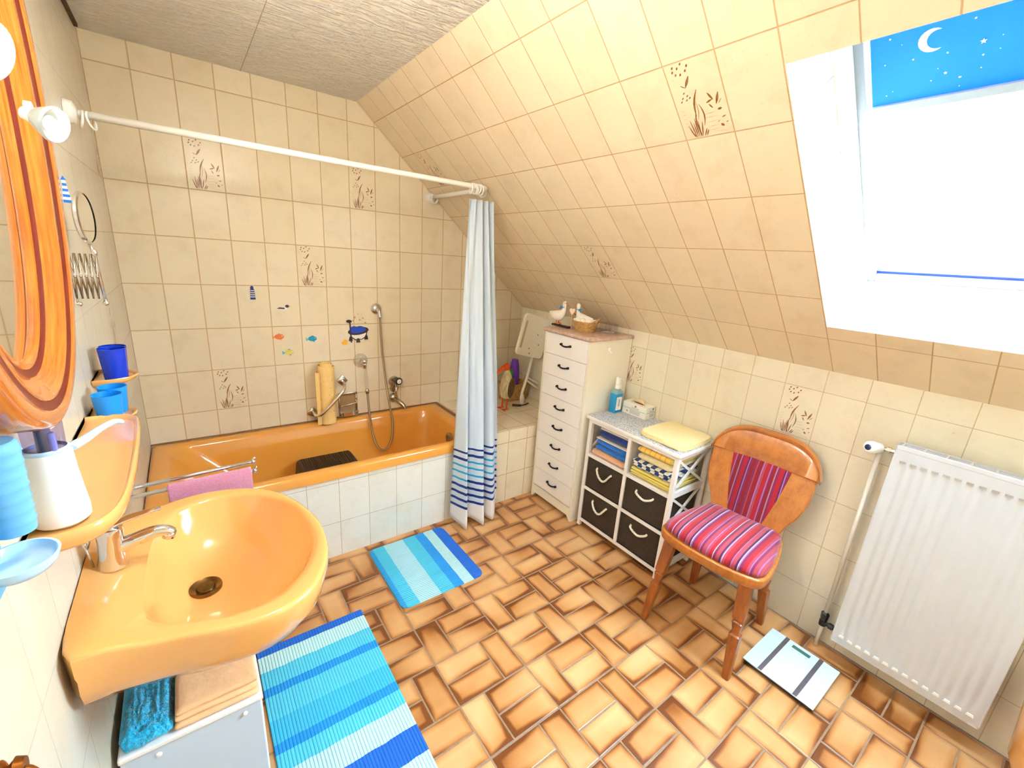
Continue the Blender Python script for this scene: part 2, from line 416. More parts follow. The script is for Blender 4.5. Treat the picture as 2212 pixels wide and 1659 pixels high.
def prism(bm, pts, d, mat=0):
    """polygon pts extruded by vector d"""
    d = Vector(d); A = [bm.verts.new(p) for p in pts]; B = [bm.verts.new(Vector(p)+d) for p in pts]
    fs = [bm.faces.new(A[::-1]), bm.faces.new(B)]
    for i in range(len(A)): fs.append(bm.faces.new((A[i], A[(i+1) % len(A)], B[(i+1) % len(A)], B[i])))
    for f in fs: f.material_index = mat
    return fs
def uvproj(bm, fn, name='UVMap'):
    uv = bm.loops.layers.uv.get(name) or bm.loops.layers.uv.new(name)
    for f in bm.faces:
        for l in f.loops: l[uv].uv = fn(l.vert.co, f)
def rrect(x0, x1, y0, y1, r, z, n=6):
    out = []
    for cx, cy, a0 in ((x1-r, y1-r, 0), (x0+r, y1-r, 90), (x0+r, y0+r, 180), (x1-r, y0+r, 270)):
        for i in range(n+1):
            a = radians(a0+90*i/n); out.append(Vector((cx+r*cos(a), cy+r*sin(a), z)))
    return out
def ellipsoid(bm, c, r, rot=None, mat=0, u=20, v=12):
    g = bmesh.ops.create_uvsphere(bm, u_segments=u, v_segments=v, radius=1)
    for q in g['verts']:
        p = Vector((q.co.x*r[0], q.co.y*r[1], q.co.z*r[2]))
        if rot is not None: p = rot @ p
        q.co = p+Vector(c)
    for f in {f for q in g['verts'] for f in q.link_faces}: f.material_index = mat
B = bmesh.new

# ------------------------------------------------------------------ decor print (part of the tile glaze)
def motif(bm, fn, dark=1, light=2, seed=1):
    """painted reeds and flowers of one decor tile, fn maps tile u,v (0..1) to the wall"""
    def petal(x0, y0, x1, y1, wd, mt=dark, bend=0.):
        n = 6; dx, dy = x1-x0, y1-y0; L = sqrt(dx*dx+dy*dy*2.2); nx, ny = -dy*1.49/L, dx/L/1.49
        Lp, Rp = [], []
        for i in range(n+1):
            t = i/n; w2 = wd*(sin(pi*min(max(t, .06), .94)))**.8; b = bend*sin(pi*t)
            x = x0+dx*t+nx*b; y = y0+dy*t+ny*b
            Lp.append((x+nx*w2, y+ny*w2)); Rp.append((x-nx*w2, y-ny*w2))
        P = [bm.verts.new(fn(*p)) for p in Lp+Rp[::-1]]
        f = bm.faces.new(P); f.material_index = mt
    for x, y in ((.17, .95), (.26, .93), (.34, .97), (.45, .93), (.2, .86), (.29, .85), (.40, .88), (.15, .9)):
        petal(x-.015, y-.016, x+.02, y+.014, .018)
    petal(.31, .68, .43, .81, .026); petal(.22, .72, .31, .68, .01)
    for x, y in ((.25, .62), (.30, .58), (.2, .56), (.27, .53), (.34, .55), (.16, .52)): petal(x-.02, y-.012, x+.02, y+.014, .012)
    petal(.5, .63, .36, .30, .02, dark, -.04); petal(.36, .34, .34, .12, .016, dark, -.02); petal(.47, .45, .47, .16, .014, dark, .05)
    petal(.42, .5, .38, .25, .010, light, .03)
    for a, b_, c, d in ((.14, .2, .22, .02), (.2, .26, .25, .02), (.26, .22, .28, .02), (.3, .28, .31, .02), (.36, .24, .34, .02), (.44, .22, .38, .03), (.5, .12, .42, .02), (.17, .1, .26, .015), (.53, .1, .46, .02), (.33, .14, .37, .02)):
        petal(a, b_, c, d, .013)
    petal(.68, .56, .76, .46, .02); petal(.88, .54, .80, .40, .024); petal(.62, .44, .74, .47, .018); petal(.72, .36, .66, .42, .014); petal(.88, .34, .80, .33, .022); petal(.92, .46, .84, .40, .012, light)
    petal(.79, .14, .85, .11, .026); petal(.84, .22, .92, .24, .012); petal(.74, .17, .79, .19, .012, light); petal(.90, .15, .94, .16, .010)
    for i, y in enumerate((.30, .25, .19, .13, .08)):
        petal(.52+.02*(i % 2), y, .74+.03*(i % 3), y+.01, .0035, light); petal(.08, y+.1, .17, y+.1, .003, light)
    petal(.6, .06, .95, .04, .003, light)

# ------------------------------------------------------------------ room shell
EPS = .0006
def wall_poly(pts, thick, uvf, cells=None, cellfn=None):
    bm = B(); prism(bm, pts, thick)
    if cells:
        for c in cells: motif(bm, cellfn(*c))
    uvproj(bm, uvf); return bm
# back wall, tile grid: columns x=.15c, rows z=2.2154-(r-1)TB
Z1 = 2.21543
def backcell(c, r): return lambda u, v: Vector((.15*(c+u), -EPS, Z1-(r)*TB+v*TB))
bm = wall_poly([(0, 0, 0), (W, 0, 0), (W, 0, ZK), (XC, 0, ZC), (0, 0, ZC)], (0, .06, 0),
               lambda p, f: (p.x+3, p.z-Z1+12*TB), [(2, 2), (7, 2), (5, 4), (2, 7)], backcell)
struct('wall_back', bm, [M_TILE, M_DECOR, M_DECORL])
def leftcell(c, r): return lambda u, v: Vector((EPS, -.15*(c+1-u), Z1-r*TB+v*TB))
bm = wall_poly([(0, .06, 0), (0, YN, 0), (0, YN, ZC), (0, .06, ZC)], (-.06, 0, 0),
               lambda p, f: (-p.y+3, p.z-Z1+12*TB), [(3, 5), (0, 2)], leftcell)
struct('wall_left', bm, [tile_mat('dimmed_left_tile', (216, 206, 186), (212, 202, 181), (196, 184, 160), .0014), M_DECOR, M_DECORL])  # same cream tile, darkened on this wall to offset strong window light
M0, ZF = 1.20885, .20642
def kneecell(m_, r): return lambda u, v: Vector((W-EPS, -(M0+.15*(m_+u)), ZF+TB*(5-r)+v*TB))
bm = wall_poly([(W, .06, 0), (W, YN, 0), (W, YN, ZK), (W, .06, ZK)], (.06, 0, 0),
               lambda p, f: (-p.y-M0+3, p.z-ZF+3*TB), [(5, 2), (-1, 2)], kneecell)
struct('wall_right', bm, [M_TILEK, M_DECOR, M_DECORL])
# wall behind the camera
bm = wall_poly([(0, YN, 0), (W, YN, 0), (W, YN, ZK), (XC, YN, ZC), (0, YN, ZC)], (0, -.06, 0), lambda p, f: (p.x+3, p.z-Z1+12*TB))
struct('wall_near', bm, [M_TILE])
# sloped wall under the roof, with the window opening
WY0, WY1, WS0, WS1 = -2.125, -3.03, .293, 1.255
K0, V0 = 1.52226, 1.78467
SL = (ZC-ZK)/sin(TH)
bm = B()
def slab(s0, s1, y0, y1):
    P = [S(s0, y0, 0), S(s1, y0, 0), S(s1, y1, 0), S(s0, y1, 0)]; prism(bm, P, SN*.03)
slab(0, SL, .06, WY0); slab(0, WS0, WY0, WY1); slab(WS1, SL, WY0, WY1); slab(0, SL, WY1, YN)
def slopecell(k, s): return lambda u, v: S(V0-(s+1)*TB+v*TB, -(K0+.15*(k+u)), -EPS)
for c in ((2, 2), (-3, 5), (-9, 2)): motif(bm, slopecell(*c))
uvproj(bm, lambda p, f: (-p.y-K0+6, (p-Vector((W, 0, ZK))).dot(SD)-V0+12*TB))
struct('wall_sloped', bm, [M_TILES, M_DECOR, M_DECORL])
bm = B(); box(bm, -.06, YN-.06, ZC, XC, .06, ZC+.05)
struct('ceiling', bm, [M_CEIL])
# thin seams between ceiling panels
bm = B()
for x in (.56,): box(bm, x, YN, ZC-.0008, x+.002, 0, ZC+.001)
struct('trim_1', bm, plain('ceiling_seam', (176, 160, 134), .9, 0), 'thin seams between the stucco ceiling panels')
# dark joint where ceiling meets left wall
bm = B(); box(bm, 0, -1.4, ZC-.012, .012, -.05, ZC)
struct('trim_2', bm, plain('dark_joint', (84, 60, 38), .9, .2), 'dark open joint between ceiling and left wall')
# window reveals
SB_ = WS0-.067
bm = B()
A0, A1, C0, C1 = S(WS0+.0012, WY0, .0015), S(WS0+.0012, WY1, .0015), S(SB_, WY0, .213), S(SB_, WY1, .213)
T0, T1, U0, U1 = S(WS1-.0012, WY0, .0015), S(WS1-.0012, WY1, .0015), S(WS1-.0012, WY0, .213), S(WS1-.0012, WY1, .213)
def quad(bm, a, b, c, d, off, mat=0): prism(bm, [a, b, c, d], off, mat)
quad(bm, A0, A1, C1, C0, -SD*.03); quad(bm, T0, T1, U1, U0, SD*.03)
_e = Vector((0, -.0012, 0)); quad(bm, A0+_e, T0+_e, U0+_e, C0+_e, (0, .03, 0)); quad(bm, A1-_e, T1-_e, U1-_e, C1-_e, (0, -.03, 0))
def revuv(p, f):
    n = f.normal
    q = p-Vector((W, 0, ZK))
    if abs(n.y) > .5: return ((p.x-W)*.8+(p.z-ZK)*.6+.02+3, (p.z-ZK)*.8-(p.x-W)*.6+.01+12*TB)
    return (-p.y-K0+6-.001, q.dot(SN)+.005+3*TB)
bm.normal_update(); uvproj(bm, revuv)
struct('trim_3', bm, [tile_mat('white_reveal_tile', (232, 228, 214), (228, 224, 208), (120, 130, 150), .0016)], 'tiled reveals of the roof window')
# roof window: frame, sash, glass, gasket
def wbox(bm, s0, s1, y0, y1, n0, n1, mat=0):
    P = [S(s0, y0, n0), S(s1, y0, n0), S(s1, y1, n0), S(s0, y1, n0)]; prism(bm, P, SN*(n1-n0), mat)
bm = B()
FA, FB = .213, .30
IY0, IY1, IS0, IS1 = -2.172, -2.985, .272, 1.215
wbox(bm, SB_-.03, WS1+.03, WY0+.03, IY0+.022, FA, FA+.06); wbox(bm, SB_-.03, WS1+.03, IY1-.022, WY1-.03, FA, FA+.06)
wbox(bm, SB_-.03, IS0-.02, WY0+.03, WY1-.03, FA, FA+.06); wbox(bm, IS1+.02, WS1+.03, WY0+.03, WY1-.03, FA, FA+.06)
wf = obj('window_frame', bm, M_FRAMEW, bevel=.003)
wroot = bpy.data.objects.new('window_1', None); COL.objects.link(wroot); wroot['kind'] = 'structure'; wroot['label'] = 'roof window in the tiled slope above the radiator'
wf.parent = wroot; OFF[wroot.name] = Vector((0, 0, 0))
bm = B()
wbox(bm, SB_-.01, WS1+.01, WY0+.01, IY0, FA+.06, FB+.05); wbox(bm, SB_-.01, WS1+.01, IY1, WY1-.01, FA+.06, FB+.05)
wbox(bm, SB_-.01, IS0, IY0, IY1, FA+.06, FB+.05); wbox(bm, IS1, WS1+.01, IY0, IY1, FA+.06, FB+.05)
obj('window_sash', bm, M_SILVERF, wroot, bevel=.003)
bm = B(); wbox(bm, IS0, IS1, IY0, IY1, FB+.012, FB+.016)
obj('window_pane', bm, M_GLASS, wroot)
bm = B(); wbox(bm, IS0, IS0+.012, IY0-.0, IY1, FB-.006, FB+.006)
obj('window_gasket', bm, M_GASKET, wroot, label='thin gasket along the bottom of the pane, tinted like blue glare')

# roller blind: own thing
bx_ = thing('roller_blind', 'blue roller blind printed with crescent moon and stars in the roof window', 'blind', S(1.1, -2.6, .28))
bm = B(); BS = .935; wbox(bm, BS, 1.26, -2.181, -2.98, .285, .287)
def onblind(s, y, d=.0007): return S(s, y, .285-d)
def blob(bm, s, y, r, n=8, mat=1):
    bm.faces.new([bm.verts.new(onblind(s+r*cos(2*pi*i/n), y+r*sin(2*pi*i/n))) for i in range(n)]).material_index = mat
cs, cy_, cr_ = 1.076, -2.303, .027
P = []
for i in range(15): a = radians(38+284*i/14); P.append((cs+cr_*sin(a), cy_-cr_*cos(a)*1.0))
for i in range(15):
    a = radians(322-284*i/14); P.append((cs+.0265*sin(a)*.98, cy_-.0115+(-(cr_*.86)*cos(a))))
P2 = []
for i in range(15):
    a = radians(-128+256*i/14); P2.append((cs+cr_*sin(a), cy_+cr_*cos(a)))
ti, te = P2[0], P2[-1]
for i in range(1, 14):
    t = i/14; a = radians(116-232*t); P2.append((cs+cr_*.79/.8*sin(a)*.80, cy_-.0105+cr_*.78*cos(a)))
bm.faces.new([bm.verts.new(onblind(*p)) for p in P2]).material_index = 1
random.seed(11)
for i in range(70):
    blob(bm, random.uniform(.95, 1.25), random.uniform(-2.20, -2.95), random.choice((.0012, .0016, .0022)), 6)
def star(s, y, r):
    bm.faces.new([bm.verts.new(onblind(s+(r if k % 2 == 0 else r*.45)*cos(k*pi/5), y+(r if k % 2 == 0 else r*.45)*sin(k*pi/5))) for k in range(10)]).material_index = 1
star(1.045, -2.392, .0065); star(1.1, -2.375, .003); star(.99, -2.33, .004)
M_BLIND = N('blue_blind_fabric'); M_BLIND.set(col=lin(0, 122, 226), rough=.7)
_t = M_BLIND.n('BsdfTranslucent'); _t.inputs[0].default_value = lin(0, 110, 232); _m = M_BLIND.n('MixShader'); _m.inputs[0].default_value = .18
_o = M_BLIND.t.nodes['Material Output']; M_BLIND.l(M_BLIND.b.outputs[0], _m.inputs[1]); M_BLIND.l(_t.outputs[0], _m.inputs[2]); M_BLIND.l(_m.outputs[0], _o.inputs[0])
obj('blind_fabric', bm, [M_BLIND.m, plain('blind_print_white', (240, 240, 220), .7, 0)], bx_)
bm = B(); wbox(bm, .912, .936, -2.181, -2.98, .278, .292); obj('bottom_bar', bm, M_SILVERF, bx_, bevel=.002)

# floor: real tiles in the basket pattern on a grout bed
bm = B(); uvl = bm.loops.layers.uv.new('low'); uvh = bm.loops.layers.uv.new('high'); tint = bm.loops.layers.float_color.new('tint')
box(bm, -.06, YN-.06, -.06, W+.06, .06, -.0012, mat=1)
random.seed(3)
GX, GY, G = 1.1585, -1.5315, .0032
def ftile(x0, y0, x1, y1):
    x0, x1 = max(x0+G, .0), min(x1-G, W); y0, y1 = max(y0+G, YN), min(y1-G, 0)
    if x1-x0 < .012 or y1-y0 < .012: return
    b = .0022; tc = (random.random(), random.random(), random.random(), 1)
    zt = random.uniform(-.0004, .0004)
    o4 = [(x0, y0), (x1, y0), (x1, y1), (x0, y1)]; i4 = [(x0+b, y0+b), (x1-b, y0+b), (x1-b, y1-b), (x0+b, y1-b)]
    Vo = [bm.verts.new((x, y, -.0015)) for x, y in o4]; Vm = [bm.verts.new((x, y, -.0007+zt)) for x, y in o4]; Vi = [bm.verts.new((x, y, zt)) for x, y in i4]
    fs = [bm.faces.new(Vi)]
    for k in range(4):
        j = (k+1) % 4; fs.append(bm.faces.new((Vo[k], Vo[j], Vm[j], Vm[k]))); fs.append(bm.faces.new((Vm[k], Vm[j], Vi[j], Vi[k])))
    for f in fs:
        for l in f.loops:
            c = l.vert.co; l[uvl].uv = (c.x-x0, c.y-y0); l[uvh].uv = (x1-c.x, y1-c.y); l[tint] = tc
for j in range(-9, 11):
    y0 = GY-.199*(j+1); typ = j % 2
    for i in range(-5, 6):
        x0 = GX+.2985*i; a, b_ = .0995, .199
        if typ == 0:      # two lying, one standing
            ftile(x0, y0, x0+b_, y0+a); ftile(x0, y0+a, x0+b_, y0+2*a); ftile(x0+b_, y0, x0+3*a, y0+2*a)
        else:
            ftile(x0, y0, x0+a, y0+2*a); ftile(x0+a, y0, x0+3*a, y0+a); ftile(x0+a, y0+a, x0+3*a, y0+2*a)
struct('floor', bm, [M_FLOOR, M_GROUT], smooth=None)

# tub surround (tiled apron) and tiled ledge beside the tub
M_APRON = tile_mat('white_apron_tile', (228, 223, 212), (222, 216, 204), (184, 166, 140), .0016)
AY = -.688
bm = B(); box(bm, 0, AY, 0, 1.63, AY+.04, .455)
uvproj(bm, lambda p, f: (p.x+3+.007, p.z-.198+3*TB))
struct('trim_4', bm, [M_APRON], 'tiled apron in front of the bath tub')
bm = B(); box(bm, 1.634, AY, 0, W, 0, .502)
bm.normal_update()
uvproj(bm, lambda p, f: (p.x+3+.007, (-p.y+3*TB+.02) if abs(f.normal.z) > .5 else p.z-.198+3*TB))
struct('trim_5', bm, [M_TILE], 'tiled ledge between bath tub and sloped wall')
bm = B(); box(bm, .0, -.006, .501, 1.62, 0, .507); box(bm, 1.616, AY, .5, 1.632, 0, .505)
struct('trim_6', bm, plain('brown_sealant', (140, 96, 52), .7, .15), 'brown sealant around the tub rim')

# ------------------------------------------------------------------ bath tub
t = thing('bath_tub', 'long apricot bath tub built in along the back wall', 'bath tub', (.81, -.35, 0))
bm = B(); X0, X1, Y0, Y1 = .002, 1.614, -.700, -.008
R = []
for x0, x1, y0, y1, r, z in ((X0+.01, X1-.005, Y0+.016, Y1, .02, .44), (X0+.003, X1, Y0+.003, Y1, .012, .447), (X0, X1, Y0, Y1, .012, .487), (X0+.006, X1-.004, Y0+.006, Y1-.004, .014, .499),
                             (X0+.02, X1-.02, Y0+.02, Y1-.01, .02, .503), (X0+.055, X1-.062, Y0+.045, Y1-.038, .07, .501), (X0+.07, X1-.074, Y0+.056, Y1-.05, .08, .494), (X0+.085, X1-.082, Y0+.064, Y1-.058, .09, .478),
                             (X0+.16, X1-.095, Y0+.078, Y1-.072, .10, .40), (X0+.30, X1-.125, Y0+.10, Y1-.095, .11, .24), (X0+.40, X1-.15, Y0+.125, Y1-.12, .12, .16), (X0+.46, X1-.18, Y0+.16, Y1-.15, .12, .125), (X0+.52, X1-.24, Y0+.21, Y1-.2, .12, .113)):
    R.append(rrect(x0, x1, y0, y1, r, z, 8))
bm.faces.new(rings(bm, R, False)[-1])
obj('tub_shell', bm, M_TUB, t, smooth=50)
bm = B(); lathe(bm, [(.0, .022), (.026, .02), (.03, .012), (.03, 0), (.0, 0)], (1.513, -.42, .41), (-1, 0, .18), cap=False)
box(bm, 1.485, -.428, .385, 1.497, -.412, .435, .004)
obj('overflow_knob', bm, M_CHROME2, t, smooth=40)
bm = B(); lathe(bm, [(0, .006), (.03, .004), (.034, 0), (0, 0)], (1.2, -.35, .113), cap=False); obj('drain', bm, M_CHROME, t, smooth=40)

# black step inside the tub
bm = B()
def taper(bm, x0, x1, y0, y1, z0, z1, ins, r=.03):
    rings(bm, [rrect(x0-ins, x1+ins, y0-ins, y1+ins, r, z0), rrect(x0, x1, y0, y1, r, z1-.012), rrect(x0+.006, x1-.006, y0+.006, y1-.006, r*.9, z1-.003), rrect(x0+.012, x1-.012, y0+.012, y1-.012, r*.8, z1)])
taper(bm, .64, .955, -.385, -.145, .125, .335, .02)
for i in range(22):
    x = .665+i*.0128; box(bm, x, -.365, .334, x+.0065, -.165, .3375)
single('step_stool', bm, M_BLACK, 'low black ribbed plastic step standing inside the bath tub', 'stool', (.8, -.26, .12), smooth=30)

# rolled rubber bath mat on the rim
t = thing('rolled_bath_mat', 'yellow rubber bath mat rolled up and standing on the tub rim', 'bath mat', (.855, -.065, .503))
bm = B(); sp = []
for i in range(85):
    a = i/84*pi*5.2; r = .026+.028*i/84; sp.append((cos(a)*r, sin(a)*r))
for k in range(1, 9): a = 5.2*pi; sp.append((cos(a)*.055-.006*k*.4, sin(a)*.05+.0045*k*0+.001*k))
th_ = .0035; zt = lambda i, n: .885-.036*max(0, (i/n-.18))*1.25 if i/n < .75 else .885-.036*.72-.028
n = len(sp); Lo, Hi = [], []
ins, outp = [], []
for i, (x, y) in enumerate(sp):
    a = sp[min(i+1, n-1)]; b = sp[max(i-1, 0)]; dx, dy = a[0]-b[0], a[1]-b[1]; L = sqrt(dx*dx+dy*dy) or 1; nx, ny = -dy/L*th_/2, dx/L*th_/2
    ins.append((x+nx, y+ny)); outp.append((x-nx, y-ny))
grid = []
cx, cyy = .855, -.062
for i in range(n):
    top = zt(i, n); o = outp[i]; q = ins[i]
    col_ = [Vector((cx+o[0], cyy+o[1]*.92, .504+(top-.504)*k/10)) for k in range(11)]+[Vector((cx+q[0], cyy+q[1]*.92, .504+(top-.504)*k/10)) for k in range(10, -1, -1)]
    grid.append(col_)
rings(bm, grid, True)
obj('rubber_roll', bm, M_RUBBER, t, smooth=40)
random.seed(5)
for k in range(12):
    bm = B(); a = random.uniform(3.15*pi, 3.85*pi); z = random.uniform(.55, .80); r = .026+.028*a/(5.2*pi)+.0012; cyl(bm, (cx+cos(a)*(r-.002), cyy+sin(a)*(r-.002)*.92, z), (cx+cos(a)*(r+.0012), cyy+sin(a)*(r+.0012)*.92, z), .002, n=8)
    obj('drain_hole', bm, plain('hole_brown', (120, 74, 30), .8, 0), t)

# grab bar, slanted, in front of the roll
t = thing('grab_bar', 'slanted chrome grab bar on the tiles above the tub rim', 'grab bar', (.87, 0, .65))
bm = B(); tube(bm, spline([(.782, -.018, .566), (.786, -.08, .566), (.806, -.128, .586), (.87, -.134, .650), (.934, -.128, .716), (.956, -.08, .742), (.96, -.018, .745)], 6), .0095, 12)
obj('bar', bm, M_CHROME, t, smooth=True)
for c in ((.78, .563), (.962, .748)):
    bm = B(); box(bm, c[0]-.027, -.016, c[1]-.027, c[0]+.027, -.001, c[1]+.027, .008, rot=Matrix.Rotation(radians(45), 3, 'Y'))
    obj('wall_plate', bm, M_CHROME, t, smooth=40)

# recessed-look soap dish
t = thing('soap_dish', 'chrome framed soap niche between rolled mat and shower hose', 'soap dish', (1.0, 0, .58))
bm = B(); xs0, xs1, zs0, zs1 = .935, 1.052, .512, .662
for a in ((xs0, xs1, zs1-.014, zs1), (xs0, xs1, zs0, zs0+.012), (xs0, xs0+.012, zs0, zs1), (xs1-.012, xs1, zs0, zs1)): box(bm, a[0], -.012, a[2], a[1], 0, a[3], .003)
obj('rim', bm, M_CHROME2, t, smooth=40)
bm = B(); box(bm, xs0+.01, -.003, zs0+.01, xs1-.01, 0, zs1-.01); obj('back', bm, plain('beige_metal_back', (176, 140, 100), .35, .05, metal=.3), t)
bm = B(); rings(bm, [rrect(xs0+.008, xs1-.008, -.05, 0, .012, .518), rrect(xs0+.002, xs1-.002, -.058, 0, .014, .545), rrect(xs0+.006, xs1-.006, -.054, -.002, .012, .547), rrect(xs0+.014, xs1-.014, -.046, -.004, .01, .524)])
obj('dish', bm, M_CHROME, t, smooth=50)
bm = B(); tube(bm, [(xs0+.008, -.005, .578), (xs0+.012, -.04, .586), (xs1-.012, -.04, .60), (xs1-.008, -.005, .607)], .004, 8); obj('bar', bm, M_CHROME, t, smooth=True)

# shower: outlet, hose, handset holder
t = thing('hand_shower', 'clear handled hand shower with long metal hose looped into the tub', 'shower', (1.14, 0, .9))
bm = B(); lathe(bm, [(0, .022), (.014, .021), (.03, .012), (.036, .002), (.036, 0), (0, 0)], (1.19, -.001, 1.19), (0, -1, 0), cap=False)
cyl(bm, (1.19, -.01, 1.19), (1.194, -.042, 1.178), .013); cyl(bm, (1.194, -.040, 1.185), (1.197, -.046, 1.145), .011)
obj('wall_outlet', bm, M_CHROME, t, smooth=40)
hp = spline([(1.197, -.046, 1.15), (1.205, -.048, .95), (1.226, -.055, .72), (1.245, -.07, .56), (1.250, -.105, .44), (1.232, -.13, .34), (1.19, -.14, .285), (1.15, -.14, .29), (1.122, -.13, .34), (1.108, -.105, .44), (1.106, -.07, .55), (1.104, -.055, .66)], 8)
bm = B(); tube(bm, hp, .0068, 10)
a_ = N('metal_hose'); wv = a_.n('TexWave', bands_direction='Z'); wv.inputs['Scale'].default_value = 90; a_.l(a_.coord(), wv.inputs[0]); a_.set(col=lin(176, 160, 130), metal=1., rough=.28); a_.bump(wv.outputs[0], .5, .002)
obj('hose', bm, a_.m, t, smooth=True)
bm = B(); lathe(bm, [(0, .02), (.012, .02), (.022, .012), (.042, .010), (.046, .003), (.046, 0), (0, 0)], (1.082, -.001, .865), (0, -1, 0), cap=False)
obj('wall_rosette', bm, M_CLEAR, t, smooth=40)
bm = B(); cyl(bm, (1.084, -.01, .862), (1.088, -.05, .85), .013); cyl(bm, (1.09, -.05, .872), (1.092, -.05, .826), .012); ellipsoid(bm, (1.09, -.052, .868), (.016, .016, .016))
obj('holder', bm, M_CHROME, t, smooth=True)
bm = B(); lathe(bm, [(.011, 0), (.013, .03), (.012, .08), (.010, .14)], (1.103, -.052, .685), (-.06, 0, 1)); obj('handset', bm, M_CLEAR, t, smooth=True)
bm = B(); lathe(bm, [(.009, 0), (.012, .004), (.012, .024), (.009, .03)], (1.104, -.053, .655), (-.02, 0, 1)); obj('coupling', bm, M_CHROME2, t, smooth=40)

# bath mixer
t = thing('bath_mixer', 'chrome bath mixer with black ringed knob and small spout', 'tap', (1.31, 0, .62))
bm = B(); lathe(bm, [(0, .018), (.03, .016), (.036, .008), (.038, 0), (0, 0)], (1.302, -.001, .700), (0, -1, 0), cap=False)
lathe(bm, [(0, .014), (.024, .014), (.03, .006), (.032, 0), (0, 0)], (1.305, -.001, .655), (0, -1, 0), cap=False)
obj('plate', bm, M_CHROME2, t, smooth=40)
bm = B(); lathe(bm, [(.02, 0), (.02, .03), (.024, .034), (.025, .05), (.021, .054), (0, .054)], (1.312, -.012, .712), (.05, -1, .05)); obj('knob', bm, M_BLACK, t, smooth=40)
bm = B(); lathe(bm, [(0, .004), (.015, .002), (.016, 0), (0, 0)], (1.3148, -.066, .7148), (.05, -1, .05), cap=False); obj('knob_cap', bm, M_WHITEP, t, smooth=40)
bm = B(); tube(bm, [(1.308, -.03, .69), (1.303, -.04, .655), (1.296, -.045, .61)], .008, 10, rf=lambda q: .006+.003*q); obj('lever', bm, M_CHROME, t, smooth=True)
bm = B(); lathe(bm, [(0, .03), (.016, .03), (.028, .018), (.032, .006), (.032, 0), (0, 0)], (1.296, -.001, .588), (0, -1, 0), cap=False)
tube(bm, spline([(1.298, -.02, .585), (1.315, -.055, .572), (1.335, -.085, .55), (1.342, -.095, .528)], 5), .014, 12, rf=lambda q: .017-.003*q)
obj('spout', bm, M_CHROME2, t, smooth=True)

# wall stickers
def sticker(name, label, polys, group=None, cat='sticker', y=-.0025):
    x = sum(p[0] for p in polys[0][0])/len(polys[0][0]); z = sum(p[1] for p in polys[0][0])/len(polys[0][0])
    bm = B(); mats = []
    for i, (pts, mt) in enumerate(polys):
        if mt not in mats: mats.append(mt)
        yy = y-.0006*i
        prism(bm, [(px, 0, pz) for px, pz in pts], (0, yy, 0), mats.index(mt))
    return single(name, bm, mats, label, cat, (x, 0, z), group)
def elp(cx, cz, rx, rz, n=18, rot=0):
    c, s_ = cos(rot), sin(rot)
    return [(cx+rx*cos(a)*c-rz*sin(a)*s_, cz+rx*cos(a)*s_+rz*sin(a)*c) for a in [2*pi*i/n for i in range(n)]]
NVY = plain('navy_paint', (24, 40, 130), .5, 0); WHP = plain('white_gloss', (238, 232, 220), .4, 0)
x, z = .521, 1.282
st = [([(x-.012, z-.034), (x+.013, z-.034), (x+.010, z+.02), (x-.009, z+.02)], NVY), (elp(x, z+.026, .008, .012), NVY)]
for k in range(4): st.append(([(x-.011+.0008*k, z-.022+k*.011), (x+.011-.0008*k, z-.022+k*.011), (x+.011-.0008*k, z-.018+k*.011), (x-.011+.0008*k, z-.018+k*.011)], WHP))
sticker('lighthouse_sticker', 'small blue and white striped lighthouse sticker, highest of the wall stickers', st)
x, z = .666, 1.197
PUR = plain('dark_purple_paint', (52, 30, 80), .5, 0)
sticker('bird_sticker', 'small white and dark bird sticker below the lighthouse sticker', [(elp(x, z, .022, .012), WHP), (elp(x+.018, z+.014, .010, .008), PUR), ([(x+.026, z+.016), (x+.036, z+.010), (x+.026, z+.010)], plain('orange_bill', (220, 140, 50), .5, 0)), ([(x-.034, z+.002), (x-.02, z+.008), (x+.004, z+.006), (x+.004, z-.002), (x-.02, z-.0)], PUR)])
def fish(x, z, body, tail, fin, label, name='fish_sticker'):
    sticker(name, label, [(elp(x, z, .024, .0155), body), ([(x-.020, z-.002), (x-.036, z+.009), (x-.034, z-.014)], tail), ([(x+.002, z-.014), (x+.012, z-.012), (x+.008, z-.022)], fin), ([(x-.008, z+.013), (x+.008, z+.0145), (x+.0, z+.02)], fin), (elp(x+.014, z+.004, .0025, .0025, 8), WHP)], 'fish stickers above the tub')
fish(.632, 1.040, plain('orange_gloss', (220, 110, 50), .35, .2, 80), plain('orange_gloss2', (226, 140, 80), .35, .1), plain('orange_gloss2', (226, 140, 80)), 'orange fish sticker on the tiles above the tub')
TLQ = plain('turquoise_gloss', (20, 150, 190), .35, .1, 80)
fish(.806, 1.020, TLQ, plain('pale_turquoise', (90, 180, 200), .35), TLQ, 'turquoise fish sticker, nearest to the painted bath tub sticker')
fish(.676, .948, plain('yellow_gloss', (220, 200, 90), .35, .15, 90), plain('pale_turquoise', (90, 180, 200)), plain('pale_turquoise', (90, 180, 200)), 'yellow fish sticker with blue tail, lowest of the fish')
x, z = 1.075, 1.045
OUT = plain('dark_outline', (40, 22, 30), .5, 0); BW = plain('bath_blue', (14, 62, 180), .4, .15, 120)
rim = elp(x, z+.012, .062, .022, 24)
st = [([(x-.058, z+.008), (x+.060, z+.02), (x+.048, z-.03), (x+.022, z-.045), (x-.02, z-.048), (x-.045, z-.03)], OUT), ([(x-.050, z+.004), (x+.052, z+.012), (x+.042, z-.026), (x+.02, z-.040), (x-.018, z-.042), (x-.039, z-.027)], WHP),
      (elp(x, z+.010, .064, .024, 24, .12), OUT), (elp(x-.004, z+.014, .052, .018, 24, .1), BW), (elp(x-.025, z+.026, .022, .014), BW), (elp(x+.01, z+.028, .026, .012), BW)]
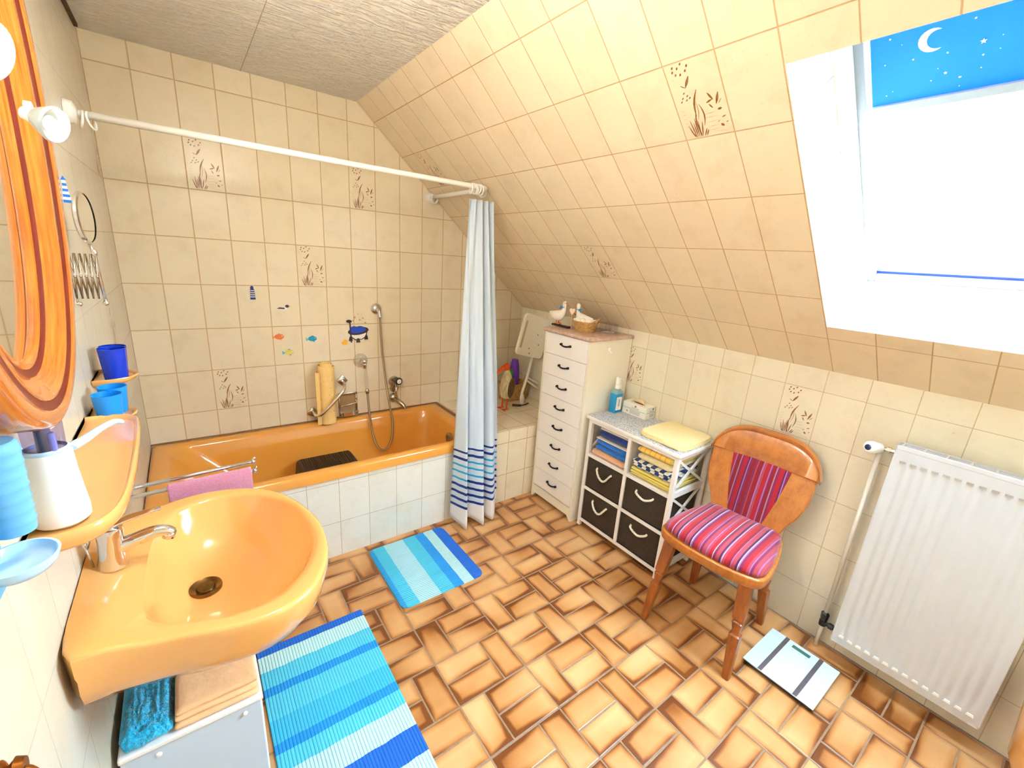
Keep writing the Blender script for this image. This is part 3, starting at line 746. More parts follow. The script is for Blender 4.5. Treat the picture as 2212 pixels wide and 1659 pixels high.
for fx, fz in ((-.05, -.05), (-.005, -.062), (.045, -.045)): st.append(([(x+fx-.010, z+fz), (x+fx-.004, z+fz+.026), (x+fx+.008, z+fz+.026), (x+fx+.014, z+fz)], OUT))
st += [([(x-.048, z-.06), (x-.042, z-.06), (x-.048, z+.07), (x-.054, z+.07)], OUT), (elp(x-.056, z+.072, .016, .009), OUT)]
for bx, bz, br in ((-.02, .095, .006), (-.03, .075, .004), (0, .115, .003), (.03, .09, .004), (.045, .06, .005), (.01, .08, .004)): st.append((elp(x+bx, z+bz, br, br, 10), plain('bubble_tan', (206, 176, 130), .5, 0)))
sticker('bathtub_sticker', 'painted bath tub sticker full of blue water beside the shower outlet', st)
x, z = .99, .982
sticker('duck_sticker', 'tiny yellow rubber duck sticker at the foot of the painted tub', [(elp(x, z, .018, .011), plain('duck_yellow', (236, 180, 40), .4, .1, 90)), (elp(x+.002, z+.015, .010, .009), plain('duck_yellow', (236, 180, 40))), ([(x+.010, z+.014), (x+.020, z+.012), (x+.010, z+.009)], plain('orange_bill', (220, 140, 50)))])

# ------------------------------------------------------------------ curtain rod, rings, curtain
t = thing('curtain_rod', 'white angled shower curtain rod above the tub', 'curtain rod', (0, -.69, 1.885))
bm = B(); RX = 1.548; RZ = 1.889; RY = -.685
tube(bm, [(.03, RY, 1.892), (.8, RY, 1.889), (1.49, RY, RZ)]+spline([(RX-.05, RY, RZ), (RX-.012, RY+.012, RZ), (RX, RY+.05, RZ)], 6)+[(RX, -.3, RZ), (RX, -.02, RZ)], .0118, 14)
obj('rod', bm, M_WHITEP, t, smooth=True)
bm = B(); cyl(bm, (.76, RY, 1.8892), (.80, RY, 1.889), .0128, n=14); obj('joint_sleeve', bm, M_WHITEP, t, smooth=30)
bm = B(); lathe(bm, [(.032, 0), (.034, .004), (.031, .020), (.020, .026), (.013, .028)], (.001, RY, 1.893), (1, 0, 0), 24); obj('wall_flange', bm, M_WHITEP, t, smooth=40)
bm = B(); lathe(bm, [(.03, 0), (.03, .012), (.022, .03), (.013, .034)], (RX, -.001, RZ), (0, -1, 0), 24); obj('wall_flange', bm, M_WHITEP, t, smooth=40)
ring0 = None
def ring(x, y, tilt, axis, label, group):
    global ring0
    if ring0 is None:
        bm = B(); tube(bm, [(0, .024*cos(a), .024*sin(a)-.0115) for a in [2*pi*k/24 for k in range(24)]], .0032, 8, closed=True)
        ring0 = obj('curtain_ring', bm, M_WHITEP, smooth=True); o = ring0
    else: o = ring0.copy(); COL.objects.link(o)
    o.location = (x, y, RZ-.0005); o.rotation_euler = (0, tilt, axis); tag(o, label, 'curtain ring', group)
g_ = 'white curtain rings on the shower rod'
ring(.038, RY, .15, .2, 'white curtain ring at the left wall end of the rod, nearer the flange', g_)
ring(.056, RY, -.2, -.3, 'white curtain ring at the left wall end of the rod, second from the flange', g_)
for k, x in enumerate((1.445, 1.458, 1.476, 1.486, 1.497)): ring(x, RY, random.uniform(-.2, .2), random.uniform(-.3, .3), ('first', 'second', 'third', 'fourth', 'fifth')[k]+' from the left of the white rings holding up the bunched curtain', 'rings carrying the bunched curtain')
for k, y in enumerate((-.63, -.618)): ring(RX, y, 0, pi/2+random.uniform(-.3, .3), ('white ring just past the rod corner, the one nearer the camera', 'white ring just past the rod corner, the one nearer the back wall')[k], 'rings carrying the bunched curtain')
for k, (y, lb) in enumerate(((-.075, 'white curtain ring near the back wall end of the rod, outer one'), (-.055, 'white curtain ring near the back wall end of the rod, next to the flange'))): ring(RX, y, 0, pi/2+.25*(1-2*k), lb, g_)
# curtain: one pleated sheet
bm = B()
top = [(1.437, -.690), (1.452, -.668), (1.468, -.70), (1.486, -.672), (1.503, -.703), (1.522, -.668), (1.538, -.702), (1.555, -.66), (1.572, -.70), (1.578, -.688)]
bot = [(1.352, -.735), (1.40, -.86), (1.415, -.745), (1.46, -.80), (1.515, -.865), (1.535, -.75), (1.585, -.845), (1.65, -.775), (1.655, -.725), (1.69, -.735)]
mid = [(1.385, -.722), (1.42, -.775), (1.435, -.720), (1.47, -.76), (1.512, -.79), (1.530, -.722), (1.572, -.785), (1.62, -.74), (1.63, -.715), (1.648, -.725)]
tp = spline([(a, b, 0) for a, b in top], 8); mp_ = spline([(a, b, 0) for a, b in mid], 8); bp = spline([(a, b, 0) for a, b in bot], 8)
hem = [.045, -.0, .02, .03, .0, .03, .0, .035, .05, .06]; hp_ = spline([(h, 0, 0) for h in hem], 8)
rows = []; NZ = 60
for k in range(NZ+1):
    f = k/NZ; row = []
    for i in range(len(tp)):
        z0 = max(.012, hp_[i].x+.012); z = 1.828+(z0-1.828)*f
        g2 = (f/.55) if f < .55 else (f-.55)/.45
        p = tp[i].lerp(mp_[i], g2) if f < .55 else mp_[i].lerp(bp[i], g2)
        wob = .004*noise.noise(Vector((i*.35, f*9, 3)))*min(1, f*4)
        row.append(bm.verts.new((p.x+wob, p.y+wob, z)))
    rows.append(row)
for a, b in zip(rows, rows[1:]):
    for i in range(len(a)-1): bm.faces.new((a[i], a[i+1], b[i+1], b[i]))
uvproj(bm, lambda p, f: (p.x, p.z))
c_ = single('shower_curtain', bm, M_CURT, 'white shower curtain with navy and cyan stripes gathered at the rod corner', 'curtain', (1.53, -.75, .012), smooth=True)
so = c_.modifiers.new('thickness', 'SOLIDIFY'); so.thickness = .0012; so.offset = 0

# ------------------------------------------------------------------ wash basin
t = thing('wash_basin', 'apricot ceramic wash basin mounted on the left wall', 'wash basin', (0, -1.635, .74))
BC = Vector((.235, -1.635, 0))
outl = [(.002, -1.835), (.07, -1.868), (.151, -1.885), (.25, -1.915), (.33, -1.915), (.395, -1.872), (.438, -1.786), (.452, -1.70), (.449, -1.62), (.425, -1.52), (.385, -1.435), (.325, -1.378), (.25, -1.350), (.16, -1.352), (.07, -1.395), (.002, -1.44)]
inn = [(.108, -1.80), (.16, -1.843), (.22, -1.868), (.28, -1.873), (.335, -1.855), (.385, -1.805), (.42, -1.73), (.428, -1.65), (.415, -1.55), (.375, -1.465), (.32, -1.412), (.25, -1.388), (.175, -1.40), (.125, -1.45), (.106, -1.54), (.100, -1.67)]
def polar(pts, n=72, c=BC):
    P = spline([(x, y, 0) for x, y in pts], 10, True); out = []
    ang = [(atan2(p.y-c.y, p.x-c.x), p) for p in P]
    for k in range(n):
        a = -pi+2*pi*(k+.5)/n; d = Vector((cos(a), sin(a), 0)); best = None
        for i in range(len(P)):
            p, q = P[i]-c, P[(i+1) % len(P)]-c
            e = q-p; den = d.x*e.y-d.y*e.x
            if abs(den) < 1e-12: continue
            tt = (p.x*e.y-p.y*e.x)/den; ss = (p.x*d.y-p.y*d.x)/den
            if tt > 0 and -.001 <= ss <= 1.001 and (best is None or tt > best): best = tt
        out.append(c+d*(best or .1))
    return out
PO, PI_ = polar(outl), polar(inn)
def shrink(P, s_, c, z, keepx=True):
    out = []
    for p in P:
        q = Vector((c[0]+(p.x-c[0])*s_, c[1]+(p.y-c[1])*s_, z))
        if keepx: q.x = max(q.x, .002)
        out.append(q)
    return out
cc = (.20, -1.635); dr = (.195, -1.600)
def zed(P, z): return [Vector((max(p.x, .002), p.y, z)) for p in P]
def deck(P, z0, z1):  # back deck slightly higher at the wall
    return [Vector((max(p.x, .002), p.y, z0+(z1-z0)*max(0, 1-p.x/.12))) for p in P]
R = [shrink(PO, .30, (.12, -1.62), .685), shrink(PO, .48, (.10, -1.63), .69), shrink(PO, .74, (.04, -1.635), .715), shrink(PO, .92, (0, -1.635), .760), shrink(PO, .98, (0, -1.635), .795), zed(shrink(PO, .992, cc, 0), .825), zed(PO, .836), deck(zed(PO, 0), .851, .873), deck(shrink(PO, .994, cc, 0), .8565, .8785), deck(shrink(PO, .980, cc, 0), .8585, .8805), deck(shrink(PO, .965, cc, 0), .8588, .8808)]
mid_ = [a.lerp(b, .55) for a, b in zip(shrink(PO, .965, cc, 0), PI_)]
R += [deck(mid_, .8565, .867), deck(PI_, .853, .855), zed(shrink(PI_, .985, cc, 0), .847), zed(shrink(PI_, .965, cc, 0), .836), zed(shrink(PI_, .90, cc, 0), .81), shrink(PI_, .76, (.21, -1.625), .768), shrink(PI_, .55, (.21, -1.618), .742), shrink(PI_, .3, dr, .732), shrink(PI_, .13, dr, .728)]
bm = B(); rings(bm, R, True); obj('basin_bowl', bm, M_APRI, t, smooth=60)
bm = B(); lathe(bm, [(.014, .0), (.024, .001), (.033, .006), (.0345, .003), (.0345, -.006), (.02, -.01)], (dr[0], dr[1], .731), cap=False)
lathe(bm, [(0, .006), (.018, .005), (.021, 0), (.021, -.004)], (dr[0], dr[1], .730), cap=False)
obj('drain', bm, plain('tarnished_metal', (120, 92, 52), .25, .2, 60, metal=.9), t, smooth=50)
# single lever tap
t = thing('basin_tap', 'chrome single lever tap on the wash basin', 'tap', (.048, -1.612, .862))
bm = B()
u_ = Vector((1, 0, 0))
lathe(bm, [(.026, 0), (.0255, .012), (.0225, .03), (.0215, .06), (.023, .08), (.021, .09), (0, .094)], (.048, -1.612, .8685), (.06, 0, 1), 24)
obj('tap_body', bm, M_CHROME, t, smooth=50)
bm = B(); tube(bm, spline([(.05, -1.612, .905), (.085, -1.613, .916), (.12, -1.613, .924), (.14, -1.613, .922), (.152, -1.613, .912)], 6), .012, 14, rf=lambda q: .0165-.005*q)
lathe(bm, [(.0125, 0), (.0125, .014), (.0, .014)], (.145, -1.613, .903), (.25, 0, 1), 16)
obj('spout', bm, M_CHROME, t, smooth=True)
bm = B(); rg = []
for q in range(9):
    f = q/8; x = .035+.105*f; z = .955+.022*f+.006*sin(pi*f); w_ = .015-.007*f; h = .007-.0035*f
    rg.append([Vector((x, -1.612+w_*cos(a), z+h*sin(a))) for a in [2*pi*k/16 for k in range(16)]])
rings(bm, rg); obj('lever', bm, M_CHROME, t, smooth=60)
bm = B(); cyl(bm, (.018, -1.612, .8745), (.012, -1.612, .93), .0022, n=8); ellipsoid(bm, (.012, -1.612, .932), (.005, .005, .005)); obj('plug_rod', bm, M_CHROME, t, smooth=True)
# waste trap under the basin
bm = B(); cyl(bm, (.195, -1.60, .683), (.195, -1.60, .60), .016); lathe(bm, [(0, 0), (.03, .004), (.033, .03), (.03, .07), (.018, .08)], (.195, -1.60, .535)); tube(bm, spline([(.195, -1.60, .60), (.15, -1.60, .62), (.08, -1.60, .60), (.002, -1.60, .60)], 5), .014, 12)
single('waste_trap', bm, M_CHROME, 'chrome waste trap hidden under the wash basin', 'pipe', (.195, -1.6, .535), smooth=True)

# ceramic console shelf
t = None
so_ = [(0, -1.300), (.055, -1.305), (.098, -1.330), (.110, -1.40), (.116, -1.55), (.117, -1.70), (.113, -1.785), (.102, -1.835), (.08, -1.864), (.04, -1.876), (0, -1.878)]
def openout(pts, n=6):
    P = spline([(x, y, 0) for x, y in pts], n); return P
SO = openout(so_); sc_ = (.0, -1.60)
def shk(s_, z, dx=0): return [Vector((max(.0015, p.x*s_-dx if p.x > .003 else .0015), sc_[1]+(p.y-sc_[1])*(1-(1-s_)*.35), z)) for p in SO]
bm = B()
rings(bm, [shk(.70, 1.068), shk(.90, 1.073), shk(.985, 1.084), shk(1, 1.094), shk(.995, 1.103), shk(.965, 1.107), shk(.93, 1.105), shk(.90, 1.098), shk(.80, 1.096), shk(.3, 1.096)])
single('console_shelf', bm, M_APRI, 'long apricot ceramic shelf above the wash basin', 'shelf', (0, -1.6, 1.08), smooth=50)
# holders with cups
def holder(y, z, label, w_=.068):
    bm = B(); o = [(0, w_), (.04, w_*.97), (.075, w_*.72), (.094, w_*.25), (.095, -w_*.25), (.078, -w_*.72), (.04, -w_*.97), (0, -w_)]
    P = spline([(a, b, 0) for a, b in o], 6)
    f = lambda s_, zz: [Vector((max(.0015, p.x*s_), y+p.y*s_, zz)) for p in P]
    rings(bm, [f(.75, z-.022), f(.95, z-.012), f(1, z-.003), f(.98, z+.001), f(.93, z), f(.88, z-.006), f(.3, z-.006)])
    return single('cup_holder', bm, M_APRI, label, 'cup holder', (0, y, z-.022), 'ceramic cup holders on the left wall', smooth=50)
holder(-1.070, 1.153, 'small apricot wall holder carrying the two dark blue cups')
holder(-1.256, 1.095, 'small apricot wall holder carrying the two bright blue cups')
def cup(x, y, z, r0, r1, h, mt, label, group, tx=0, ty=0):
    bm = B(); d = (tx, ty, 1)
    lathe(bm, [(0, 0), (r0, 0), (r0+(r1-r0)*.5, h*.5), (r1, h), (r1-.0018, h), (r0-.0018+(r1-r0)*.5, h*.5), (r0-.002, .004), (0, .004)], (x, y, z), d, 28, cap=False)
    return single('plastic_cup', bm, mt, label, 'cup', (x, y, z), group, smooth=50)
cup(.050, -1.098, 1.1475, .026, .031, .088, M_DEEPB, 'dark blue plastic cup in front on the far wall holder', 'dark blue cups')
cup(.046, -1.040, 1.1475, .026, .031, .082, M_PVC, 'translucent dark blue cup behind the other on the far wall holder', 'dark blue cups', 0, .0)
cup(.046, -1.284, 1.0895, .024, .030, .066, M_CYANC, 'bright blue plastic cup in front beside the console shelf', 'bright blue cups')
cup(.052, -1.228, 1.0895, .024, .030, .070, M_CYANC, 'bright blue plastic cup behind the other beside the console shelf', 'bright blue cups')

# ------------------------------------------------------------------ round mirror in a pine frame with two spot lamps
MY, MZ = -1.805, 1.85
t = thing('wall_mirror', 'oval mirror in a thick varnished pine frame on the left wall', 'mirror', (0, MY, 1.27))
def egg(a_, bb, bt, n=96, dy=0): return [(MY+dy+a_*cos(q), MZ+(bt if sin(q) > 0 else bb)*sin(q)) for q in [2*pi*k/n for k in range(n)]]
EO, EI = egg(.385, .585, .42), egg(.212, .497, .30, dy=.04)
prof = [(0, .003, 0), (0, .056, 0), (.03, .0625, 0), (.08, .0645, 0), (.16, .0640, 0), (.24, .0622, 0), (.25, .0610, 1), (.39, .0572, 1), (.40, .0580, 0), (.46, .0562, 0), (.54, .0522, 0), (.63, .0472, 0), (.74, .0404, 0), (.75, .0388, 1), (.87, .0336, 1), (.88, .0346, 0), (.94, .0325, 0), (1, .0295, 0), (1, .003, 0)]
bm = B(); V = []; uvf_ = bm.loops.layers.uv.new('UVMap')
for o, i_ in zip(EO, EI): V.append([bm.verts.new((h, o[0]+(i_[0]-o[0])*f, o[1]+(i_[1]-o[1])*f)) for f, h, _ in prof])
for a in range(len(V)):
    b = (a+1) % len(V)
    for k in range(len(prof)-1):
        f = bm.faces.new((V[a][k], V[a][k+1], V[b][k+1], V[b][k])); f.material_index = 1 if (prof[k][2] and prof[k+1][2]) else 0
        for l, (aa, kk) in zip(f.loops, ((a, k), (a, k+1), (a+1, k+1), (a+1, k))): l[uvf_].uv = (prof[kk][0]*.17+prof[kk][1], aa*.033)
obj('mirror_frame', bm, [M_PINE, M_PINED], t, smooth=50)
bm = B(); ei = egg(.219, .504, .307, dy=.04); prism(bm, [(.023, y, z) for y, z in ei], (.004, 0, 0)); obj('mirror_glass', bm, M_MIRROR, t)
def spot(p, d, r, label, wall_y, wall_z):
    tt = thing('mirror_spot_lamp', label, 'lamp', p, 'glass spot lamps on the mirror frame')
    p = Vector(p); d = Vector(d).normalized()
    bm = B(); lathe(bm, [(r*.35, -r*1.05), (r*.62, -r*.75), (r*.95, -r*.1), (r, 0), (r*.93, .004), (r*.86, .001), (r*.55, -r*.6)], p, d, 28, cap=False); obj('glass_shade', bm, plain('milky_lamp_glass', (225, 232, 228), .12, 0, trans=.45, coat=.4), tt, smooth=50)
    bm = B(); lathe(bm, [(r*.42, -.006), (r*.32, .001), (0, .004)], p, d, 20, cap=False); obj('bulb', bm, M_BULB, tt, smooth=True)
    bm = B(); lathe(bm, [(r*.34, -r*1.5), (r*.4, -r*1.0), (0, -r*.9)], p, d, 16); b0 = p-d*r*1.4; tube(bm, [b0, Vector((.068, wall_y, wall_z))], .0055, 8); lathe(bm, [(.014, 0), (.014, .008), (0, .01)], (.066, wall_y, wall_z), (1, 0, 0), 16); obj('arm', bm, M_WHITEP, tt, smooth=40)
    li = bpy.data.lights.new('spot_lamp_light', 'SPOT'); li.energy = 8; li.color = (1, .96, .88); li.spot_size = radians(145); li.spot_blend = .5; li.shadow_soft_size = r*.5
    lo = bpy.data.objects.new('spot_lamp_light', li); COL.objects.link(lo); lo.location = p+d*.012-Vector(tt.location); lo.parent = tt
    lo.rotation_euler = Vector((-.93, -.30, -.12)).to_track_quat('Z', 'Y').to_euler()
spot((.100, -1.665, 1.705), (.80, -.45, -.30), .027, 'glass mirror spot lamp, farther from the camera, in front of the frame', -1.625, 1.725)
spot((.118, -2.065, 1.700), (.80, -.35, -.35), .028, 'larger looking glass mirror spot lamp at the left edge, nearer the camera', -2.05, 1.71)
# lighthouse ornament on the frame edge
bm = B(); x, y, z = .0655, -1.420, 1.600
for k in range(7):
    w0 = .0058-.0005*k; zz = z+k*.0052
    box(bm, x-w0, y-.003, zz, x+w0, y+.003, zz+.0052, mat=k % 2 if k else 0)
box(bm, x-.0028, y-.003, z+.0364, x+.0028, y+.003, z+.042, mat=1); prism(bm, [(x-.004, y-.0025, z+.042), (x+.004, y-.0025, z+.042), (x, y-.0025, z+.050)], (0, .005, 0), 0)
single('lighthouse_ornament', bm, [plain('bright_blue_paint', (20, 110, 200), .4, 0), WHP], 'tiny blue and white lighthouse ornament fixed to the edge of the mirror frame', 'ornament', (x, y, z))
# extending cosmetic mirror
t = thing('extending_mirror', 'round chrome shaving mirror on a scissor arm on the left wall', 'mirror', (0, -1.12, 1.42))
bm = B(); y = -1.12; c = Vector((.048, y, 1.578))
rot = Matrix.Rotation(radians(-8), 3, 'Z')
ax = rot @ Vector((1, 0, 0))
lathe(bm, [(0, -.004), (.058, -.004), (.064, 0), (.064, .006), (.059, .008)], c, ax, 36, cap=False); obj('mirror_rim', bm, M_CHROME, t, smooth=40)
bm = B(); lathe(bm, [(0, .006), (.059, .0062)], c, ax, 36, cap=False); obj('mirror_disc', bm, M_MIRROR, t)
bm = B(); tube(bm, [c+Vector((.002, .0, -.062)), c+Vector((.008, 0, -.09)), c+Vector((.012, 0, -.21))], .004, 10); ellipsoid(bm, c+Vector((.012, 0, -.215)), (.007, .007, .007)); ellipsoid(bm, c+Vector((.008, 0, -.085)), (.007, .007, .01)); obj('upright', bm, M_CHROME, t, smooth=True)
bm = B()
for k in range(5):
    xa = .006+k*.0105
    for s_ in (1, -1):
        tube(bm, [(xa, y+.003*s_, 1.49 if s_ > 0 else 1.375), (xa+.0105, y+.003*s_, 1.375 if s_ > 0 else 1.49)], .0022, 6)
    cyl(bm, (xa+.005, y-.006, 1.4325), (xa+.005, y+.006, 1.4325), .003, n=8)
obj('scissor_arm', bm, M_CHROME2, t, smooth=True)
bm = B(); box(bm, .0006, y-.018, 1.36, .006, y+.018, 1.51, .002); ellipsoid(bm, (.010, y-.01, 1.362), (.006, .006, .006)); obj('wall_bracket', bm, M_CHROME, t, smooth=30)

# ------------------------------------------------------------------ things on the console and on the left wall
t = thing('water_flosser', 'white water flosser with clear lilac tank lid standing on the console shelf', 'oral irrigator', (.040, -1.80, 1.1))
bm = B(); c = (.0375, -1.812, 1.0985)
lathe(bm, [(0, 0), (.030, .0), (.034, .004), (.0345, .02), (.0318, .055), (.0295, .085), (.0285, .118), (.0275, .122), (0, .122)], c, n=36); obj('body', bm, M_WHITEP, t, smooth=40)
bm = B(); pts = spline([(.058, -1.79, 1.212), (.074, -1.765, 1.2145), (.092, -1.745, 1.222), (.108, -1.728, 1.226), (.118, -1.72, 1.222)], 5)
rg = []
for i, p in enumerate(pts):
    f = i/(len(pts)-1); w_ = .013-.0075*min(1, f*1.6)+(.003*max(0, f-.6)); h = .0048
    d = (pts[min(i+1, len(pts)-1)]-pts[max(i-1, 0)]).normalized(); s_ = d.cross(Vector((0, 0, 1))).normalized()
    rg.append([p+s_*(w_*cos(a))+Vector((0, 0, h*sin(a))) for a in [2*pi*k/14 for k in range(14)]])
rings(bm, rg); obj('spout_handle', bm, M_ICE2, t, smooth=60)
bm = B(); lathe(bm, [(.026, .117), (.0275, .122), (.0275, .126), (.024, .128)], c, n=32, cap=False); obj('collar', bm, M_ICE2, t, smooth=40)
bm = B(); lathe(bm, [(.0225, .122), (.0235, .145), (.024, .166), (.021, .171), (0, .172)], c, n=32, cap=False); obj('clear_lid', bm, M_LILAC, t, smooth=50)
bm = B(); lathe(bm, [(0, .12), (.010, .12), (.009, .155), (0, .157)], c, n=20); obj('inner_tip', bm, plain('grey_blue_plastic', (92, 96, 128), .4, .1), t, smooth=40)
bm = B(); box(bm, .046, -1.834, 1.165, .054, -1.822, 1.255, .004); ellipsoid(bm, (.05, -1.832, 1.166), (.006, .006, .010))
obj('lilac_grip', bm, plain('lilac_plastic', (140, 140, 226), .3, .05, trans=.3), t, smooth=40)
bm = B(); ellipsoid(bm, (.053, -1.833, 1.142), (.0035, .002, .006)); ellipsoid(bm, (.054, -1.8335, 1.128), (.0035, .002, .006)); obj('button', bm, plain('blue_button', (40, 90, 150), .4, 0), t, smooth=True)

t = thing('cup_dispenser', 'pale blue wall dispenser with stacked cups at the left edge of the picture', 'dispenser', (.03, -1.97, 1.13))
bm = B(); c = Vector((.0275, -1.962, 1.172))
pr = [(0, 0), (.019, .0)]
for k in range(7): pr += [(.0195+.0006*k, .004+.016*k), (.0205+.0006*k, .014+.016*k), (.0212+.0006*k, .0155+.016*k)]
pr += [(.023, .122), (.020, .125), (0, .126)]
lathe(bm, pr, c, (-.01, -.02, 1), 32); obj('cup_stack', bm, M_ICE, t, smooth=40)
bm = B(); rings(bm, [rrect(.0006, .008, -2.04, -1.95, .003, 1.10), rrect(.0006, .008, -2.04, -1.95, .003, 1.30)]); obj('back_plate', bm, plain('cyan_plastic_plate', (60, 170, 214), .3, .05), t, smooth=40)
bm = B(); rr_ = lambda z, g: [Vector((max(.006, .030+(.036+g)*cos(a)), -1.988+(.040+g)*sin(a)*1.0, z-.012)) for a in [2*pi*k/36 for k in range(36)]]
rings(bm, [rr_(1.142, -.012), rr_(1.143, -.006), rr_(1.152, 0), rr_(1.160, .002), rr_(1.160, -.001), rr_(1.152, -.004), rr_(1.147, -.010)]); obj('drip_tray', bm, M_ICE2, t, smooth=50)

# brass hook low on the left wall
bm = B(); lathe(bm, [(0, .02), (.012, .02), (.016, .012), (.009, .006), (.016, .002), (.018, 0), (0, 0)], (.001, -2.10, .932), (1, 0, 0), 20, cap=False); tube(bm, spline([(.014, -2.10, .932), (.022, -2.10, .924), (.025, -2.10, .912), (.020, -2.10, .902), (.014, -2.10, .906)], 5), .006, 10)
single('wall_hook', bm, plain('aged_brass', (150, 90, 36), .25, .2, 60, metal=.9), 'aged brass hook on the left wall below the dispenser at the lower left edge', 'hook', (0, -2.10, .92), smooth=50)

# towel rail with pink towel
t = thing('towel_rail', 'double chrome swivel towel rail on the left wall beside the tub', 'towel rail', (0, -1.2, .83))
bm = B(); box(bm, .0006, -1.225, .795, .010, -1.175, .865, .004); obj('wall_plate', bm, M_CHROME, t, smooth=30)
for y, zb, ze in ((-1.19, .838, .852), (-1.222, .826, .834)):
    bm = B(); tube(bm, [(.008, y, zb), (.35, y, ze)], .0062, 12); ellipsoid(bm, (.352, y, ze), (.008, .008, .008)); tube(bm, [(.352, y, ze), (.357, y-.002, ze+.016)], .0035, 8)
    obj('bar', bm, M_CHROME, t, smooth=True)
bm = B(); n_ = 40; x0, x1 = .128, .342; cols = []
for i in range(n_+1):
    x = x0+(x1-x0)*i/n_; za = .826+.023*(x-.008); row = []
    for k in range(20):
        if k < 8: y, z = -1.2325-.0015, za-.15+.15*k/8
        elif k < 13: a = pi-(k-8)/4*pi; y, z = -1.222+.0105*cos(a), za+.0105*sin(a)+.001
        else: y, z = -1.2115+.0015, za-.13*(k-13)/6
        wv_ = .003*noise.noise(Vector((x*22, z*14, k > 10)))*min(1, abs(za-z)*20)
        row.append(bm.verts.new((x, y+wv_, z)))
    cols.append(row)
for a, b in zip(cols, cols[1:]):
    for k in range(19): bm.faces.new((a[k], a[k+1], b[k+1], b[k]))
o = single('hand_towel', bm, M_PINK, 'pink terry hand towel folded over the chrome towel rail', 'towel', (.235, -1.222, .69), smooth=True)
so = o.modifiers.new('thickness', 'SOLIDIFY'); so.thickness = .005; so.offset = 1

# ------------------------------------------------------------------ small cabinet under the basin
t = thing('small_cabinet', 'small white cabinet standing under the wash basin', 'cabinet', (.15, -1.55, 0))
bm = B(); CZ = .485
box(bm, .012, -1.742, .03, .272, -1.735+.008, CZ-.012, .001); box(bm, .012, -1.38, .03, .272, -1.365, CZ-.012, .001); box(bm, .012, -1.73, .03, .020, -1.375, CZ-.012); box(bm, .036, -1.73, .03, .262, -1.375, .045)
for y in (-1.72, -1.39):
    for x in (.045, .25): cyl(bm, (x, y, 0), (x, y, .035), .012, n=12)
obj('body', bm, plain('daylight_tinted_board', (196, 210, 226), .35, .01), t)  # white board with the bluish daylight put into its colour
bm = B(); box(bm, .262, -1.73, .045, .276, -1.375, CZ-.016, .002); obj('door', bm, M_WHITE, t, bevel=0)
bm = B(); box(bm, .010, -1.748, CZ-.012, .278, -1.36, CZ, .003); obj('top', bm, M_WHITE, t)
for x, z in ((.075, CZ-.035), (.238, CZ-.035)):
    bm = B(); ellipsoid(bm, (x, -1.7435, z), (.006, .004, .006)); obj('screw_cap', bm, M_WHITEP, t, smooth=True)
def softslab(bm, x0, x1, y0, y1, z0, z1, r, amp=.002, sc=12, seed=0, nx=14, ny=14, mat=0):
    """soft folded cloth slab: rounded box grid with gentle noise"""
    n0 = len(bm.verts); g = []
    rs = []; lev = [(0, 1), (.15, .35), (.5, 0), (.85, .35), (1, 1)]
    cx, cy = (x0+x1)/2, (y0+y1)/2
    h = z1-z0; rr = min(r, h/2)
    for f, q in [(0, 1), (.12, .5), (.3, .12), (.5, 0), (.7, .12), (.88, .5), (1, 1)]:
        ins = rr*q; rs.append(rrect(x0+ins, x1-ins, y0+ins, y1-ins, max(.004, r), z0+h*f, 10))
    for f in (.8, .5, .2): rs.append([Vector((cx+(p.x-cx)*f, cy+(p.y-cy)*f, z1+.0005)) for p in rs[6]])
    rs.insert(0, [Vector((cx+(p.x-cx)*.4, cy+(p.y-cy)*.4, z0)) for p in rs[0]])
    V = rings(bm, rs, True, mat)
    for r_ in V:
        for v in r_:
            q = Vector((v.co.x*sc, v.co.y*sc, v.co.z*sc*2+seed)); k = noise.noise(q)
            v.co.z += amp*k*(0 if v.co.z < z0+.001 else 1); v.co.x += amp*noise.noise(q+Vector((5, 1, 2))); v.co.y += amp*noise.noise(q+Vector((1, 9, 4)))
bm = B(); softslab(bm, .014, .108, -1.74, -1.50, CZ+.001, CZ+.034, .016, .007, 40, 3)
bmesh.ops.subdivide_edges(bm, edges=bm.edges, cuts=2, use_grid_fill=True)
for v in bm.verts:
    if v.co.z > CZ+.008: v.co += Vector((0, 0, 1))*.009*noise.noise(v.co*110)
single('fluffy_cloth', bm, M_CYANT, 'fluffy turquoise cloth lying on the small white cabinet near the wall', 'cloth', (.08, -1.63, CZ+.001), smooth=True)
bm = B(); softslab(bm, .106, .272, -1.742, -1.50, CZ+.001, CZ+.018, .008, .002, 20, 1); softslab(bm, .108, .270, -1.738, -1.505, CZ+.017, CZ+.034, .008, .003, 20, 6); softslab(bm, .112, .271, -1.735, -1.51, CZ+.032, CZ+.048, .008, .006, 26, 9)
single('folded_cloth', bm, M_PEACH, 'creased peach cotton cloth folded on the small white cabinet', 'cloth', (.2, -1.62, CZ+.001), smooth=True)
# roll seen between cloth and large foam mat
bm = B(); lathe(bm, [(.012, 0), (.032, 0), (.034, .003), (.034, .05), (.032, .053), (.012, .053)], (.262, -1.49, CZ+.0), (0, 0, 1), 24)
single('jar_lid', bm, M_CLEAR, 'clear round jar behind the peach cloth on the small cabinet', 'jar', (.262, -1.49, CZ), smooth=40)

